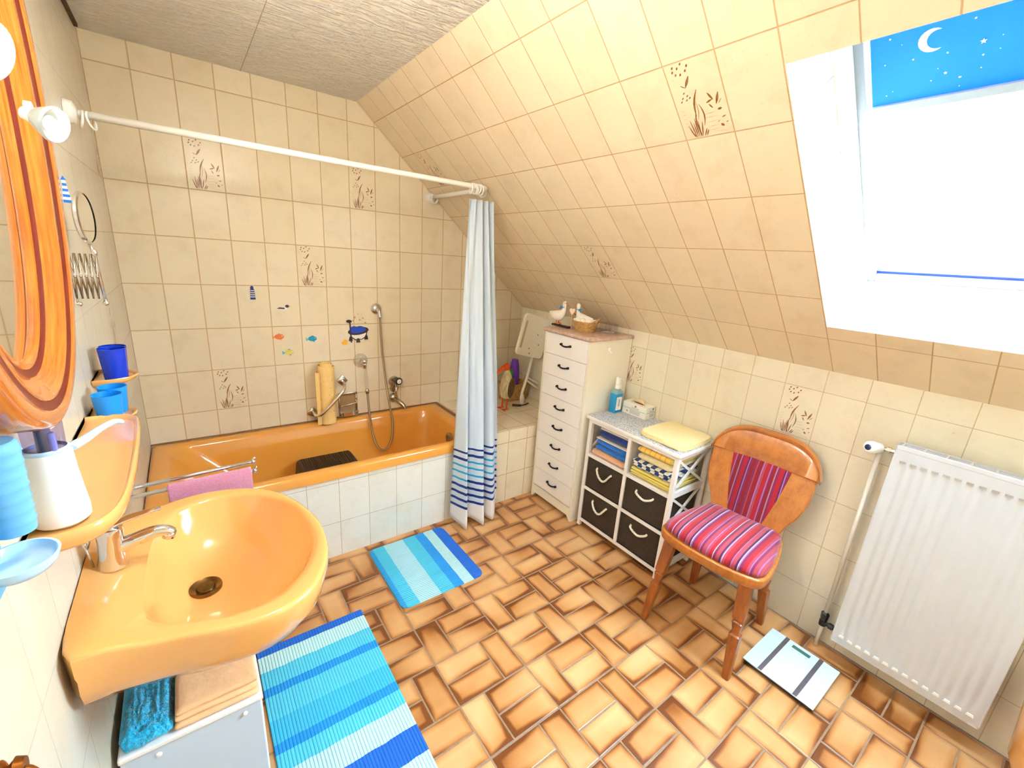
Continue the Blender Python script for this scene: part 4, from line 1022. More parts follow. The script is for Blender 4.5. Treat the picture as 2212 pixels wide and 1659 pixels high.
# ------------------------------------------------------------------ foam bath mats
bm = B()
def foam(bm, x0, x1, y0, y1, r, h=.005):
    rings(bm, [rrect(x0, x1, y0, y1, r, .0006, 8), rrect(x0, x1, y0, y1, r, h-.001, 8), rrect(x0+.002, x1-.002, y0+.002, y1-.002, r, h, 8)])
foam(bm, .862, 1.298, -1.212, -.738, .038); uvproj(bm, lambda p, f: (p.x-.862, p.y+1.3))
single('foam_mat', bm, M_MAT1, 'small striped turquoise foam mat with rounded corners in front of the tub', 'bath mat', (1.08, -.97, .0006))
bm = B(); foam(bm, .298, .706, -2.02, -1.108, .006); uvproj(bm, lambda p, f: (p.x-.298, -p.y-1.108))
single('foam_mat', bm, M_MAT2, 'large striped turquoise foam mat beside the wash basin', 'bath mat', (.5, -1.55, .0006))

# ------------------------------------------------------------------ tall drawer unit
t = thing('drawer_unit', 'tall narrow white chest of eight drawers beside the tiled ledge', 'chest of drawers', (2.17, -.905, 0))
DX, DY0, DY1, DZ = 2.002, -.712, -1.100, 1.143
bm = B()
box(bm, DX, DY0, 0, W-.004, DY0-.016, DZ); box(bm, DX, DY1+.016, 0, W-.004, DY1, DZ); box(bm, W-.012, DY1+.01, .0, W-.004, DY0-.01, DZ); box(bm, DX+.03, DY1+.016, .02, DX+.045, DY0-.016, .085); box(bm, DX+.02, DY1+.016, .085, W-.02, DY0-.016, .095)
obj('carcass', bm, M_CREAMB, t, bevel=.001)
bm = B(); prism(bm, [(DX+.001, DY1+.017, .005), (DX+.001, DY1+.017, .088), (DX+.001, DY0-.017, .088), (DX+.001, DY0-.017, .005), (DX+.001, DY0-.04, .03), (DX+.001, DY1+.04, .03)], (.014, 0, 0)); obj('plinth', bm, M_CREAMB, t)
bm = B(); box(bm, DX-.02, DY0+.004, DZ, W-.003, DY1-.012, DZ+.022, .007, seg=3); obj('top_board', bm, M_MARB, t, smooth=30)
hh = (DZ-.003-.095)/8
for k in range(8):
    z0 = .095+k*hh
    bm = B(); box(bm, DX-.002, DY1+.0175, z0+.0012, DX+.014, DY0-.0175, z0+hh-.0012, .0015); box(bm, DX+.014, DY1+.03, z0+.01, DX+.30, DY0-.03, z0+.05)
    d = obj('drawer', bm, M_WHITE, t)
    bm = B(); zc_ = z0+hh*.56; yc = (DY0+DY1)/2
    tube(bm, spline([(DX-.008, yc+.036, zc_+.003), (DX-.015, yc+.018, zc_-.002), (DX-.018, yc, zc_-.003), (DX-.015, yc-.018, zc_-.002), (DX-.008, yc-.036, zc_+.003)], 5), .005, 8)
    for s_ in (1, -1): lathe(bm, [(.008, 0), (.008, .006), (.006, .012), (.002, .014)], (DX-.002, yc+s_*.038, zc_+.003), (-1, 0, 0), 12)
    obj('handle', bm, M_DARKH, d, smooth=40)
bm = B(); lathe(bm, [(.013, 0), (.013, .004), (.010, .006), (0, .006)], (2.157, DY1-.0005, 1.092), (0, -1, 0), 16); tube(bm, spline([(2.157, DY1-.005, 1.09), (2.157, DY1-.012, 1.078), (2.157, DY1-.02, 1.072), (2.157, DY1-.026, 1.08)], 4), .0035, 8)
obj('side_hook', bm, M_WHITEP, t, smooth=True)

# ornaments on the drawer unit
TZ = DZ+.022
def goose(x, y, z, f, label, base, sc=1., legs=True, sy=1.35, sz=.86):
    """painted goose in profile, beak towards f*-y"""
    g = thing('goose_figure', label, 'figurine', (x, y, z-(.0 if not legs else 0)))
    bm = B(); Y = lambda v: y-f*v*sc*sy; Z = lambda v: z+(v-(.018 if v > .04 else .0))*sc*sz
    st = [(-.062, .098, .003, .003), (-.048, .090, .012, .012), (-.028, .080, .022, .024), (-.004, .076, .024, .031), (.016, .086, .022, .030), (.030, .104, .016, .022), (.036, .124, .010, .0125), (.038, .142, .0075, .009), (.036, .158, .0085, .0105), (.038, .172, .0115, .0135), (.041, .183, .010, .010), (.042, .191, .003, .004)]
    pts = [Vector((x, Y(a), Z(b))) for a, b, _, _ in st]; rg = []
    for i, (p, s_) in enumerate(zip(pts, st)):
        d = (pts[min(i+1, len(pts)-1)]-pts[max(i-1, 0)]).normalized(); u = Vector((1, 0, 0)); v = d.cross(u)
        rg.append([p+u*(s_[2]*sc*1.15*cos(a))+v*(s_[3]*sc*(1.15 if s_[3] > .02 else 1.25)*sin(a)) for a in [2*pi*k/20 for k in range(20)]])
    rings(bm, rg); obj('body', bm, M_GOOSE, g, smooth=True, sub=1)
    bm = B(); rings(bm, [circ((x, Y(.047), Z(.176)), Vector((1, 0, 0)), Vector((0, 0, 1)), .007*sc, 10, .006*sc), circ((x, Y(.060), Z(.172)), Vector((1, 0, 0)), Vector((0, 0, 1)), .005*sc, 10, .004*sc), circ((x, Y(.070), Z(.169)), Vector((1, 0, 0)), Vector((0, 0, 1)), .003*sc, 10, .002*sc)]); obj('beak', bm, M_BEAK, g, smooth=True)
    bm = B(); lathe(bm, [(.009*sc, -.003*sc), (.0115*sc, 0), (.009*sc, .003*sc)], (x, Y(.037), Z(.147)), (0, 0, 1), 16)
    box(bm, x-.010*sc, Y(.037)+f*.006*sc, Z(.138), x-.005*sc, Y(.037)+f*.020*sc, Z(.150), .002); ellipsoid(bm, (x-.008*sc, Y(.022), Z(.148)), (.005*sc, .009*sc, .006*sc)); ellipsoid(bm, (x-.008*sc, Y(.016), Z(.138)), (.003*sc, .006*sc, .009*sc)); obj('ribbon', bm, M_RIBB, g, smooth=True)
    bm = B(); ellipsoid(bm, (x-.011*sc, Y(.044), Z(.177)), (.0015*sc, .0018*sc, .0022*sc), u=8, v=6); obj('eye', bm, M_BLACK, g, smooth=True)
    bm = B(); rot = Matrix.Rotation(radians(20*f), 3, 'X'); ellipsoid(bm, (x-.020*sc, Y(-.012), Z(.080)), (.006*sc, .030*sc, .015*sc), rot); obj('wing', bm, M_GOOSE, g, smooth=True)
    if legs:
        bm = B()
        for s_ in (-.008, .010):
            cyl(bm, (x+s_*sc, Y(-.002), Z(.052)), (x+s_*sc, Y(.0), Z(.010)), .004*sc, n=8); ellipsoid(bm, (x+s_*sc, Y(.008), Z(.006)), (.007*sc, .015*sc, .005*sc), u=12, v=8)
        obj('leg_pair', bm, M_BEAK, g, smooth=True)
    return g
t_ = goose(2.10, -.705, TZ+.0125, 1, 'white goose figurine with blue ribbon standing on a dark wooden bar', M_DKBRN, 1.0)
bm = B(); box(bm, 2.086, -.815, TZ+.0005, 2.112, -.665, TZ+.0125, .002)
single('wooden_bar', bm, M_DKBRN, 'dark wooden bar under the feet of the goose figurine', 'base', (2.10, -.74, TZ+.0005))
goose(2.125, -.90, TZ+.016, -1, 'white goose figurine with blue ribbon sitting in the wicker basket', None, .96, False)
bm = B(); hp = []
for k in range(24):
    a = 2*pi*k/24; hx = 16*sin(a)**3; hy = 13*cos(a)-5*cos(2*a)-2*cos(3*a)-cos(4*a); hp.append((2.098, -.826-hx*.00135, TZ+.108+hy*.0014))
prism(bm, hp, (.008, 0, 0)); cyl(bm, (2.102, -.826, TZ+.09), (2.102, -.826, TZ+.0005), .0015, n=6)
single('wooden_heart', bm, M_PINKH, 'pale pink wooden heart between the two goose figurines', 'ornament', (2.102, -.826, TZ), smooth=30)
t = thing('wicker_basket', 'small round wicker basket on top of the tall drawer unit', 'basket', (2.132, -.915, TZ))
bm = B(); U = Vector((1, 0, 0)); Vv = Vector((0, 1, 0)); bc = Vector((2.132, -.915, TZ+.001))
R = [circ(bc, U, Vv, .050, 44, .056), circ(bc+Vector((0, 0, .022)), U, Vv, .062, 44, .068), circ(bc+Vector((0, 0, .058)), U, Vv, .072, 44, .080), circ(bc+Vector((0, 0, .063)), U, Vv, .074, 44, .082), circ(bc+Vector((0, 0, .060)), U, Vv, .066, 44, .074), circ(bc+Vector((0, 0, .012)), U, Vv, .05, 44, .056)]
rings(bm, R); uvproj(bm, lambda p, f: (atan2(p.y-bc.y, p.x-bc.x)*.06+1, p.z)); obj('basket_body', bm, M_WICK, t, smooth=50)
for s_ in (1, -1):
    bm = B()
    for q in (-.003, .003): tube(bm, spline([bc+Vector((-.024+q, s_*.074, .058)), bc+Vector((-.016+q, s_*.098, .078)), bc+Vector((q, s_*.108, .090)), bc+Vector((.016+q, s_*.098, .078)), bc+Vector((.024+q, s_*.074, .058))], 5), .0028, 6)
    obj('handle', bm, plain('wicker_cane', (196, 146, 84), .6, .15, 80), t, smooth=True)
for k, (dx, dy, dz, rx, ry, rz) in enumerate(((-.030, .048, .060, .022, .020, .014), (-.042, .018, .063, .020, .024, .014), (-.040, -.020, .061, .020, .026, .015), (-.022, -.050, .060, .024, .018, .018), (.018, .044, .058, .026, .022, .012), (.02, -.05, .058, .026, .02, .014))):
    bm = B(); ellipsoid(bm, bc+Vector((dx, dy, dz)), (rx, ry, rz), Matrix.Rotation(.4*k, 3, 'X'))
    for v in bm.verts: v.co += (v.co-bc-Vector((dx, dy, dz))).normalized()*.005*noise.noise(v.co*70)
    single('cotton_ball', bm, M_GOOSE, 'white cotton ball in the small wicker basket', 'cotton ball', bc+Vector((dx, dy, dz-.01)), 'cotton balls in the wicker basket', smooth=True)
t = thing('clear_box', 'clear acrylic box with cotton swabs on the tall drawer unit', 'box', (2.245, -1.0, TZ))
bm = B(); x0, x1, y0, y1 = 2.215, 2.275, -1.045, -.950
for a in ((x0, x0+.003, y0, y1), (x1-.003, x1, y0, y1), (x0, x1, y0, y0+.003), (x0, x1, y1-.003, y1)): box(bm, a[0], a[2], TZ+.001, a[1], a[3], TZ+.055)
obj('box_walls', bm, M_CLEAR, t)
bm = B(); box(bm, x0-.002, y0-.002, TZ+.055, x1+.002, y1+.002, TZ+.060, .001); obj('lid', bm, M_CLEAR, t)
random.seed(9)
for k in range(12):
    bm = B(); p = Vector((random.uniform(x0+.012, x1-.012), random.uniform(y0+.012, y1-.012), TZ+.004+.002*(k % 4))); d = Vector((random.uniform(-.006, .006), random.uniform(-.016, .016), 0)); cyl(bm, p-d, p+d, .0012, n=6); ellipsoid(bm, p-d, (.0028, .0028, .0028), u=8, v=6); ellipsoid(bm, p+d, (.0028, .0028, .0028), u=8, v=6)
    single('cotton_swab', bm, M_WHITEP, 'cotton swab lying in the clear box', 'cotton swab', p-Vector((0, 0, .002)), 'cotton swabs in the clear box', smooth=True)

# ------------------------------------------------------------------ open shelf unit with woven bins and towels
t = thing('shelf_unit', 'low white shelf unit with crossed side rails and a speckled top', 'shelf unit', (2.19, -1.415, 0))
HX, HB, HA, HZ = 2.034, -1.712, -1.128, .700        # front x, right end, left end, height under the top
HXB = 2.338
posts = [(HX, HA), (HX, HB), (HXB-.022, HA), (HXB-.022, HB)]
HM = -1.422
for i, (x, y) in enumerate(posts):
    bm = B(); yy = y-.022 if y == HA else y; box(bm, x, yy, 0, x+.022, yy+.022, HZ, .0015); obj('post', bm, M_WHITE, t)
bm = B(); box(bm, HX, HM-.010, .035, HX+.018, HM+.010, HZ, .001); box(bm, HX+.018, HM-.006, .035, HXB, HM+.006, HZ); obj('divider', bm, M_WHITE, t)
LV_ = (.035, .255, .468)
for z in LV_:
    bm = B(); box(bm, HX+.001, HB+.02, z, HX+.019, HA-.02, z+.018, .001); box(bm, HX+.01, HB+.02, z+.004, HXB-.004, HA-.02, z+.014); obj('shelf_board', bm, M_WHITE, t)
    for y in (HA-.019, HB+.003):
        bm = B(); box(bm, HX+.02, y, z-.002, HXB-.02, y+.016, z+.030, .001); obj('side_rail', bm, M_WHITE, t)
bm = B(); box(bm, HX+.001, HB+.02, HZ-.022, HX+.019, HA-.02, HZ, .001); box(bm, HX+.02, HB+.003, HZ-.026, HXB-.02, HB+.019, HZ); box(bm, HX+.02, HA-.019, HZ-.026, HXB-.02, HA-.003, HZ); obj('top_frame', bm, M_WHITE, t)
for z0, z1 in ((.065, .253), (.285, .466), (.498, HZ-.026)):
    for y in (HB+.004, HA-.016):
        for s_ in (0, 1):
            bm = B(); a = Vector((HX+.022, y+.006, z0 if s_ == 0 else z1)); b = Vector((HXB-.022, y+.006, z1 if s_ == 0 else z0))
            d = (b-a).normalized(); nn = Vector((-d.z, 0, d.x))*.0065; off = Vector((0, .0035*(1 if s_ else -1)*0+.004, 0))
            prism(bm, [a+nn, b+nn, b-nn, a-nn], Vector((0, .009-.004*s_, 0))); obj('cross_rail', bm, M_WHITE, t)
bm = B(); box(bm, HX-.018, HB-.014, HZ, W-.002, HA+.012, HZ+.018, .004); obj('top_board', bm, [M_WHITE], t, smooth=30)
bm = B(); box(bm, HX-.012, HB-.008, HZ+.0175, W-.006, HA+.006, HZ+.0190); obj('top_inlay', bm, M_SPECK, t)
HT = HZ+.019
# woven bins
def bin_(y0, y1, z0, z1, label, sag):
    g = thing('storage_bin', label, 'bin', (HX+.15, (y0+y1)/2, z0), 'dark woven bins in the shelf unit')
    bm = B(); th = .006; x0, x1 = HX+.006, HXB-.03
    box(bm, x0, y0, z0+.0005, x0+th, y1, z1, .002); box(bm, x1-th, y0, z0+.0005, x1, y1, z1, .002); box(bm, x0, y0, z0+.0005, x1, y0+th, z1, .002); box(bm, x0, y1-th, z0+.0005, x1, y1, z1, .002); box(bm, x0, y0, z0+.0005, x1, y1, z0+.006)
    obj('bin_body', bm, M_BASK, g)
    yc = (y0+y1)/2; zt_ = z1-.040; w_ = .052
    pts = spline([(x0+.002, yc+w_, zt_), (x0-.010, yc+w_-.004, zt_-.008), (x0-.018, yc+w_*.45, zt_-sag*.75), (x0-.020, yc-.006, zt_-sag), (x0-.018, yc-w_*.5, zt_-sag*.8), (x0-.010, yc-w_+.004, zt_-.006), (x0+.002, yc-w_, zt_)], 8)
    bm = B(); 
    for ph in (0, 2*pi/3, 4*pi/3):
        pp = []
        for i, p in enumerate(pts):
            d = (pts[min(i+1, len(pts)-1)]-pts[max(i-1, 0)]).normalized(); u, v, _ = frame_of(d); a = ph+i*.55
            pp.append(p+(u*cos(a)+v*sin(a))*.0032)
        tube(bm, pp, .0034, 6)
    obj('rope_handle', bm, M_ROPE, g, smooth=True)
    for s_ in (1, -1):
        bm = B(); tube(bm, [Vector((x0-.001, yc+s_*w_+.006*cos(a), zt_+.006*sin(a))) for a in [2*pi*k/16 for k in range(16)]], .0016, 6, closed=True); obj('eyelet', bm, M_CHROME2, g, smooth=True)
YA0, YA1, YB0, YB1 = HM+.012, HA-.024, HB+.024, HM-.012
bin_(YA0, YA1, .274, .462, 'dark woven bin with white rope, upper left in the shelf unit', .050)
bin_(YA0, YA1, .054, .250, 'dark woven bin with white rope, lower left in the shelf unit', .050)
bin_(YB0, YB1, .274, .462, 'dark woven bin with white rope, upper right in the shelf unit', .022)
bin_(YB0, YB1, .054, .250, 'dark woven bin with white rope, lower right beside the chair leg', .022)
# folded towels: front edge rolls facing the room
def towel(x0, x1, y0, y1, z0, h, layers, mt, label, seed=0, amp=.004, cat='towel', group='folded towels in the shelf unit', tilt=0, mats=None, matf=None):
    bm = B(); hh = h/layers
    for k in range(layers):
        a = z0+k*hh
        softslab(bm, x0+random.uniform(0, .010), x1, y0+random.uniform(0, .006), y1-random.uniform(0, .006), a, a+hh*1.04, min(.018, hh*.6), amp, 18, seed+k*3)
    for v in bm.verts: v.co.z += tilt*(v.co.y-y1)*((v.co.z-z0)/h)
    if matf:
        for f in bm.faces: f.material_index = matf(f.calc_center_median())
    return single('folded_towel', bm, mats or mt, label, cat, ((x0+x1)/2, (y0+y1)/2, z0), group, smooth=True)
random.seed(21)
ZS = .4865
towel(2.042, 2.30, YA0+.004, YA1-.002, ZS, .030, 1, M_PEACHT, 'peach folded towel at the bottom of the left towel stack', 1)
towel(2.050, 2.30, YA0+.002, YA1-.014, ZS+.034, .064, 2, M_BLUET, 'bright blue folded towel with pale print in the left towel stack', 4, mats=[M_BLUET, M_WHITET], matf=lambda c: 1 if (c.x < 2.062 and abs(c.y+1.345) < .03 and c.z < ZS+.062) else 0)
towel(2.056, 2.30, YA0+.002, YA1-.020, ZS+.102, .008, 1, M_WHITET, 'thin white folded towel between the two blue towels', 7, .002)
towel(2.054, 2.30, YA0+.002, YA1-.022, ZS+.114, .044, 1, M_NAVYT, 'navy folded towel in the left towel stack', 9)
towel(2.062, 2.30, YA0+.014, YA1-.036, ZS+.162, .014, 1, M_WHITET, 'white folded towel on top of the left towel stack', 12, .004)
towel(2.040, 2.30, YB0+.002, YB1-.006, ZS, .048, 3, M_YGRN, 'yellow and green striped folded towel at the bottom of the right stack', 2)
towel(2.040, 2.30, YB0+.004, YB1-.010, ZS+.053, .043, 2, M_CHKB, 'blue and white chequered folded towel in the right stack', 5)
towel(2.046, 2.30, YB0+.016, YB1-.030, ZS+.1005, .036, 1, M_CREAMT, 'cream folded towel below the yellow check towel in the right stack', 8, .005)
towel(2.042, 2.30, YB0+.002, YB1-.028, ZS+.142, .036, 1, M_CHKY, 'golden yellow check folded towel on top of the right stack', 11, .004, mats=[M_CHKY, M_YGRN], matf=lambda c: 1 if c.z < ZS+.150 or c.y < YB0+.06 else 0)
# towel lying on top
bm = B()
T = [(2.060, -1.470), (2.140, -1.440), (2.345, -1.452), (2.350, -1.560), (2.345, -1.690), (2.20, -1.712), (2.070, -1.705), (2.055, -1.60)]
TP = spline([(x, y, 0) for x, y in T], 7, True)
def tl(s_, z): return [Vector((2.20+(p.x-2.20)*s_, -1.58+(p.y+1.58)*s_, z)) for p in TP]
L_ = []
z = HT+.0006
for k in range(3): L_ += [tl(.975-.012*k, z+.0003), tl(.995-.012*k, z+.002), tl(.995-.012*k, z+.0055), tl(.978-.012*k, z+.0072)]; z += .0076
L_ += [tl(.93, z-.0002), tl(.7, z), tl(.3, z)]
rings(bm, L_)
for v in bm.verts:
    if v.co.z > HT+.002: v.co += Vector((.2, .2, .6))*.0016*noise.noise(v.co*24)
tube(bm, spline([(2.056, -1.60, HT+.0125), (2.054, -1.64, HT+.012), (2.056, -1.69, HT+.012)], 5), .0098, 12)
single('folded_towel', bm, M_YELLOW, 'pale yellow towel folded flat on top of the shelf unit', 'towel', (2.2, -1.58, HT), smooth=28)

# spray bottle
t = thing('spray_bottle', 'square blue disinfectant spray bottle with white trigger head', 'bottle', (2.215, -1.155, HT))
sx, sy = 2.215, -1.152
bm = B()
def sq(a, b, z, r=.006): return rrect(sx-a, sx+a, sy-b, sy+b, r, z, 4)
rings(bm, [sq(.029, .022, HT+.0005), sq(.031, .024, HT+.004), sq(.031, .024, HT+.116), sq(.028, .0215, HT+.121)]); obj('blue_liquid', bm, plain('turquoise_liquid', (0, 140, 194), .2, .02, coat=.3), t, smooth=40)
bm = B(); rings(bm, [sq(.0312, .0242, HT+.117), sq(.028, .021, HT+.130), sq(.020, .018, HT+.140, .012), sq(.013, .013, HT+.145, .0125)]); obj('shoulder', bm, plain('pale_aqua_plastic', (150, 200, 204), .25, 0, trans=.3), t, smooth=40)
bm = B(); box(bm, sx-.024, sy-.0248, HT+.018, sx+.022, sy-.0243, HT+.098)
bx0 = len(bm.verts); box(bm, sx-.003, sy-.0252, HT+.04, sx+.003, sy-.0247, HT+.085, mat=1)
obj('label', bm, [M_WHITEP, plain('label_grey_print', (96, 110, 150), .6, 0)], t)
bm = B(); lathe(bm, [(.014, .143), (.0145, .146), (.0145, .166), (.011, .170), (0, .17)], (sx, sy, HT), n=20)
box(bm, sx-.011, sy-.012, HT+.165, sx+.011, sy+.012, HT+.205, .005); rg = [[Vector((x_, sy+w_*cos(a), z_+h_*sin(a))) for a in [2*pi*k/12 for k in range(12)]] for x_, z_, w_, h_ in ((sx-.012, HT+.206, .010, .010), (sx+.012, HT+.201, .010, .010), (sx+.036, HT+.196, .008, .007), (sx+.048, HT+.193, .006, .005))]
rings(bm, rg); tube(bm, spline([(sx+.020, sy, HT+.190), (sx+.026, sy, HT+.170), (sx+.024, sy, HT+.150), (sx+.034, sy, HT+.132)], 4), .0055, 8)
obj('trigger_head', bm, M_WHITEP, t, smooth=50)

# glove box with lettering
t = thing('glove_box', 'white cardboard glove box with green line and a glove poking out', 'box', (2.30, -1.25, HT))
gx0, gx1, gy0, gy1, gh = 2.262, 2.350, -1.335, -1.170, .070
bm = B(); box(bm, gx0, gy0, HT+.0005, gx1, gy1, HT+gh, .0012); obj('carton', bm, plain('white_carton', (238, 234, 222), .6, .02), t)
MG, MGY, MGD = plain('teal_print', (110, 180, 168), .6, 0), plain('grey_print', (150, 150, 160), .6, 0), plain('dark_print', (90, 82, 96), .6, 0)
bm = B(); box(bm, gx0-.0005, gy0+.001, HT+.036, gx0, gy1-.001, HT+.0385); box(bm, gx0+.010, gy0-.0005, HT+.036, gx1-.001, gy0, HT+.0385); obj('green_line', bm, MG, t)
bm = B()
for k in range(5): box(bm, gx0-.0005, -1.30+.001*k, HT+.030-.005*k, gx0, -1.225, HT+.032-.005*k)
box(bm, gx0-.0005, -1.212, HT+.014, gx0, -1.200, HT+.022)
for k in range(4): box(bm, gx0+.040, gy0-.0005, HT+.028-.005*k, gx1-.010, gy0, HT+.030-.005*k)
obj('small_print', bm, MGY, t)
bm = B()
lathe(bm, [(0, 0), (.006, 0)], (gx0-.0006, -1.262, HT+.058), (-1, 0, 0), 16, cap=False); lathe(bm, [(0, 0), (.006, 0)], (gx1-.022, gy0-.0006, HT+.058), (0, -1, 0), 16, cap=False)
obj('oval_mark', bm, MGD, t)
def text(s, size, M, parent, mt, name='lettering'):
    cu = bpy.data.curves.new('t', 'FONT'); cu.body = s; cu.size = size; cu.align_x = 'CENTER'; cu.extrude = .0002
    o = bpy.data.objects.new('t', cu); COL.objects.link(o); dg = bpy.context.evaluated_depsgraph_get(); me = bpy.data.meshes.new_from_object(o.evaluated_get(dg)); bpy.data.objects.remove(o, do_unlink=True)
    me.transform(M); me.transform(Matrix.Translation(-OFF[parent.name])); me.materials.clear(); me.materials.append(mt)
    q = bpy.data.objects.new(name, me); COL.objects.link(q); q.parent = parent; return q
Mx = Matrix.Translation((gx0-.0006, -1.262, HT+.0425)) @ Matrix(((0, 0, -1, 0), (-1, 0, 0, 0), (0, 1, 0, 0), (0, 0, 0, 1)))
text('Peha-soft', .013, Mx, t, MGY)
My_ = Matrix.Translation((gx1-.034, gy0-.0006, HT+.0425)) @ Matrix(((1, 0, 0, 0), (0, 0, -1, 0), (0, 1, 0, 0), (0, 0, 0, 1)))
text('Peha-soft', .010, My_, t, MGY)
bm = B(); P = spline([(2.30, -1.30, 0), (2.314, -1.27, 0), (2.316, -1.235, 0), (2.306, -1.21, 0), (2.294, -1.235, 0), (2.292, -1.27, 0)], 5, True)
bm.faces.new([bm.verts.new((p.x, p.y, HT+gh+.0004)) for p in P]); obj('opening', bm, plain('brown_opening', (150, 96, 44), .8, .2), t)
bm = B(); rg = []
for k in range(14):
    f = k/13; c = Vector((2.303+.006*sin(f*5), -1.29+.085*f, HT+gh+.002+.016*sin(pi*f)**.7)); w_ = .004+.010*sin(pi*min(.97, max(.03, f)))
    rg.append([c+Vector((w_*cos(a), 0, .0045*sin(a)+.003*noise.noise(Vector((k*.9, a*2, 0))))) for a in [2*pi*j/12 for j in range(12)]])
rings(bm, rg); single('glove', bm, plain('latex_glove', (242, 212, 156), .5, .05), 'latex glove poking out of the white glove box', 'glove', (2.303, -1.25, HT+gh), smooth=True)

# ------------------------------------------------------------------ chair
ch = bpy.data.objects.new('dining_chair', None); COL.objects.link(ch); ch.location = (2.0, -2.006, 0); ch.rotation_euler = (0, 0, pi+atan2(.08, 1)); OFF[ch.name] = Vector((0, 0, 0))
tag(ch, 'oak dining chair with red striped seat and back cushion by the radiator', 'chair')
def seat_out(gx=0):
    P = [(.205+gx, .0), (.200+gx, .10), (.178+gx, .185+gx), (.14, .215+gx), (.05, .216+gx), (-.06, .200+gx), (-.16, .178+gx), (-.205-gx, .150), (-.215-gx, .0)]
    P += [(x, -y) for x, y in P[::-1][1:-1]]
    return spline([(x, y, 0) for x, y in P], 7, True)
def sring(P, s_, z): return [Vector((p.x*s_, p.y*s_, z)) for p in P]
P0 = seat_out()
bm = B(); rings(bm, [sring(P0, .86, .408), sring(P0, .955, .406), sring(P0, .985, .412), sring(P0, .985, .420), sring(P0, 1.0, .425), sring(P0, 1.005, .434), sring(P0, .995, .441), sring(P0, 1.0, .446), sring(P0, .985, .452), sring(P0, .955, .453), sring(P0, .5, .452)]); obj('seat_frame', bm, M_OAK, ch, smooth=60)
bm = B(); P1 = seat_out(-.004); rs = [sring(P1, .93, .450), sring(P1, .965, .458), sring(P1, .965, .470), sring(P1, .94, .482), sring(P1, .88, .492), sring(P1, .76, .500), sring(P1, .58, .506), sring(P1, .36, .510), sring(P1, .12, .511)]
rings(bm, rs); obj('seat_cushion', bm, M_SEAT, ch, smooth=True)
def leg(x0, y0, x1, y1, z1=.408):
    """square tapered leg with a turned notch, from floor (x0,y0) to seat (x1,y1)"""
    prof = [(0, .0125), (.004, .0140), (.10, .0175), (.185, .0205), (.190, .0205), (.194, .0150), (.202, .0135), (.225, .0165), (.243, .0195), (.247, .0150), (.252, .0150), (.256, .0205), (.262, .0215), (z1, .0235)]
    bm = B(); rg = []
    for z, h in prof:
        f = z/z1; cx, cy = x0+(x1-x0)*f, y0+(y1-y0)*f; b = .004
        rg.append([Vector((cx+a, cy+c, z)) for a, c in ((h, h-b), (h-b, h), (-h+b, h), (-h, h-b), (-h, -h+b), (-h+b, -h), (h-b, -h), (h, -h+b))])
    rings(bm, rg); return obj('leg', bm, M_OAKL, ch, bevel=.0008)
leg(.212, .188, .145, .160); leg(.212, -.188, .145, -.160); leg(-.205, .165, -.165, .135); leg(-.205, -.165, -.165, -.135)
def bx(h): return -.185-.030*max(0, (h-.45)/.15) if h < .60 else -.215-.26*(h-.60)   # back plane, leaning away
def post(s_):
    ow = [(.425, .140), (.47, .148), (.52, .165), (.58, .195), (.64, .212), (.70, .217), (.758, .216)]
    iw = [(.425, .060), (.47, .068), (.52, .082), (.58, .096), (.64, .108), (.70, .117), (.758, .124)]
    O = spline([(h, w_, 0) for h, w_ in ow], 5); I = spline([(h, w_, 0) for h, w_ in iw], 5)
    bm = B(); rg = []
    for o, i_ in zip(O, I):
        x = bx(o.x); b = .005
        rg.append([Vector((x+.013, s_*(o.y-b), o.x)), Vector((x+.008, s_*o.y, o.x)), Vector((x-.010, s_*o.y, o.x)), Vector((x-.014, s_*(o.y-b), o.x)), Vector((x-.014, s_*i_.y, i_.x)), Vector((x+.013, s_*i_.y, i_.x))])
    rings(bm, rg); obj('back_post', bm, M_OAK, ch, smooth=35)
post(1); post(-1)
bm = B(); n = 36; rg = []
for i in range(n+1):
    f = -1+2*i/n; y = .2275*f; top = .752+.135*(1-abs(f)**3.4)**.62; top = max(top, .760); bot = .748
    x0_ = bx(bot); x1_ = bx(top); c = -.012*(1-f*f)      # slight curve
    rg.append([Vector((x0_+.020+c, y, bot)), Vector((x0_+.023+c, y, bot+.006)), Vector((x1_+.017+c, y, top-.024)), Vector((x1_+.023+c, y, top-.018)), Vector((x1_+.022+c, y, top-.005)), Vector((x1_+.008+c, y, top)), Vector((x1_-.012+c, y, top-.002)), Vector((x1_-.018+c, y, top-.012)), Vector((x0_-.018+c, y, bot))])
rings(bm, rg); obj('top_rail', bm, M_OAK, ch, smooth=50)
bm = B(); rg = []
for k in range(17):
    h = .445+.310*k/16; w_ = .070+(.128-.070)*((h-.445)/.31)**.85; x = bx(h); row = []
    for i in range(15):
        f = -1+2*i/14; row.append(Vector((x+.010+.012*(1-abs(f)**3)*min(1, (k+1)/3, (17-k)/3), w_*f, h)))
    row += [Vector((x-.006, w_, h)), Vector((x-.006, -w_, h))]
    rg.append(row)
rings(bm, rg); obj('back_cushion', bm, M_PAD, ch, smooth=50)
bm = B(); box(bm, bx(.44)-.012, -.14, .41, bx(.44)+.012, .14, .446, .003); obj('back_rail', bm, M_OAK, ch)

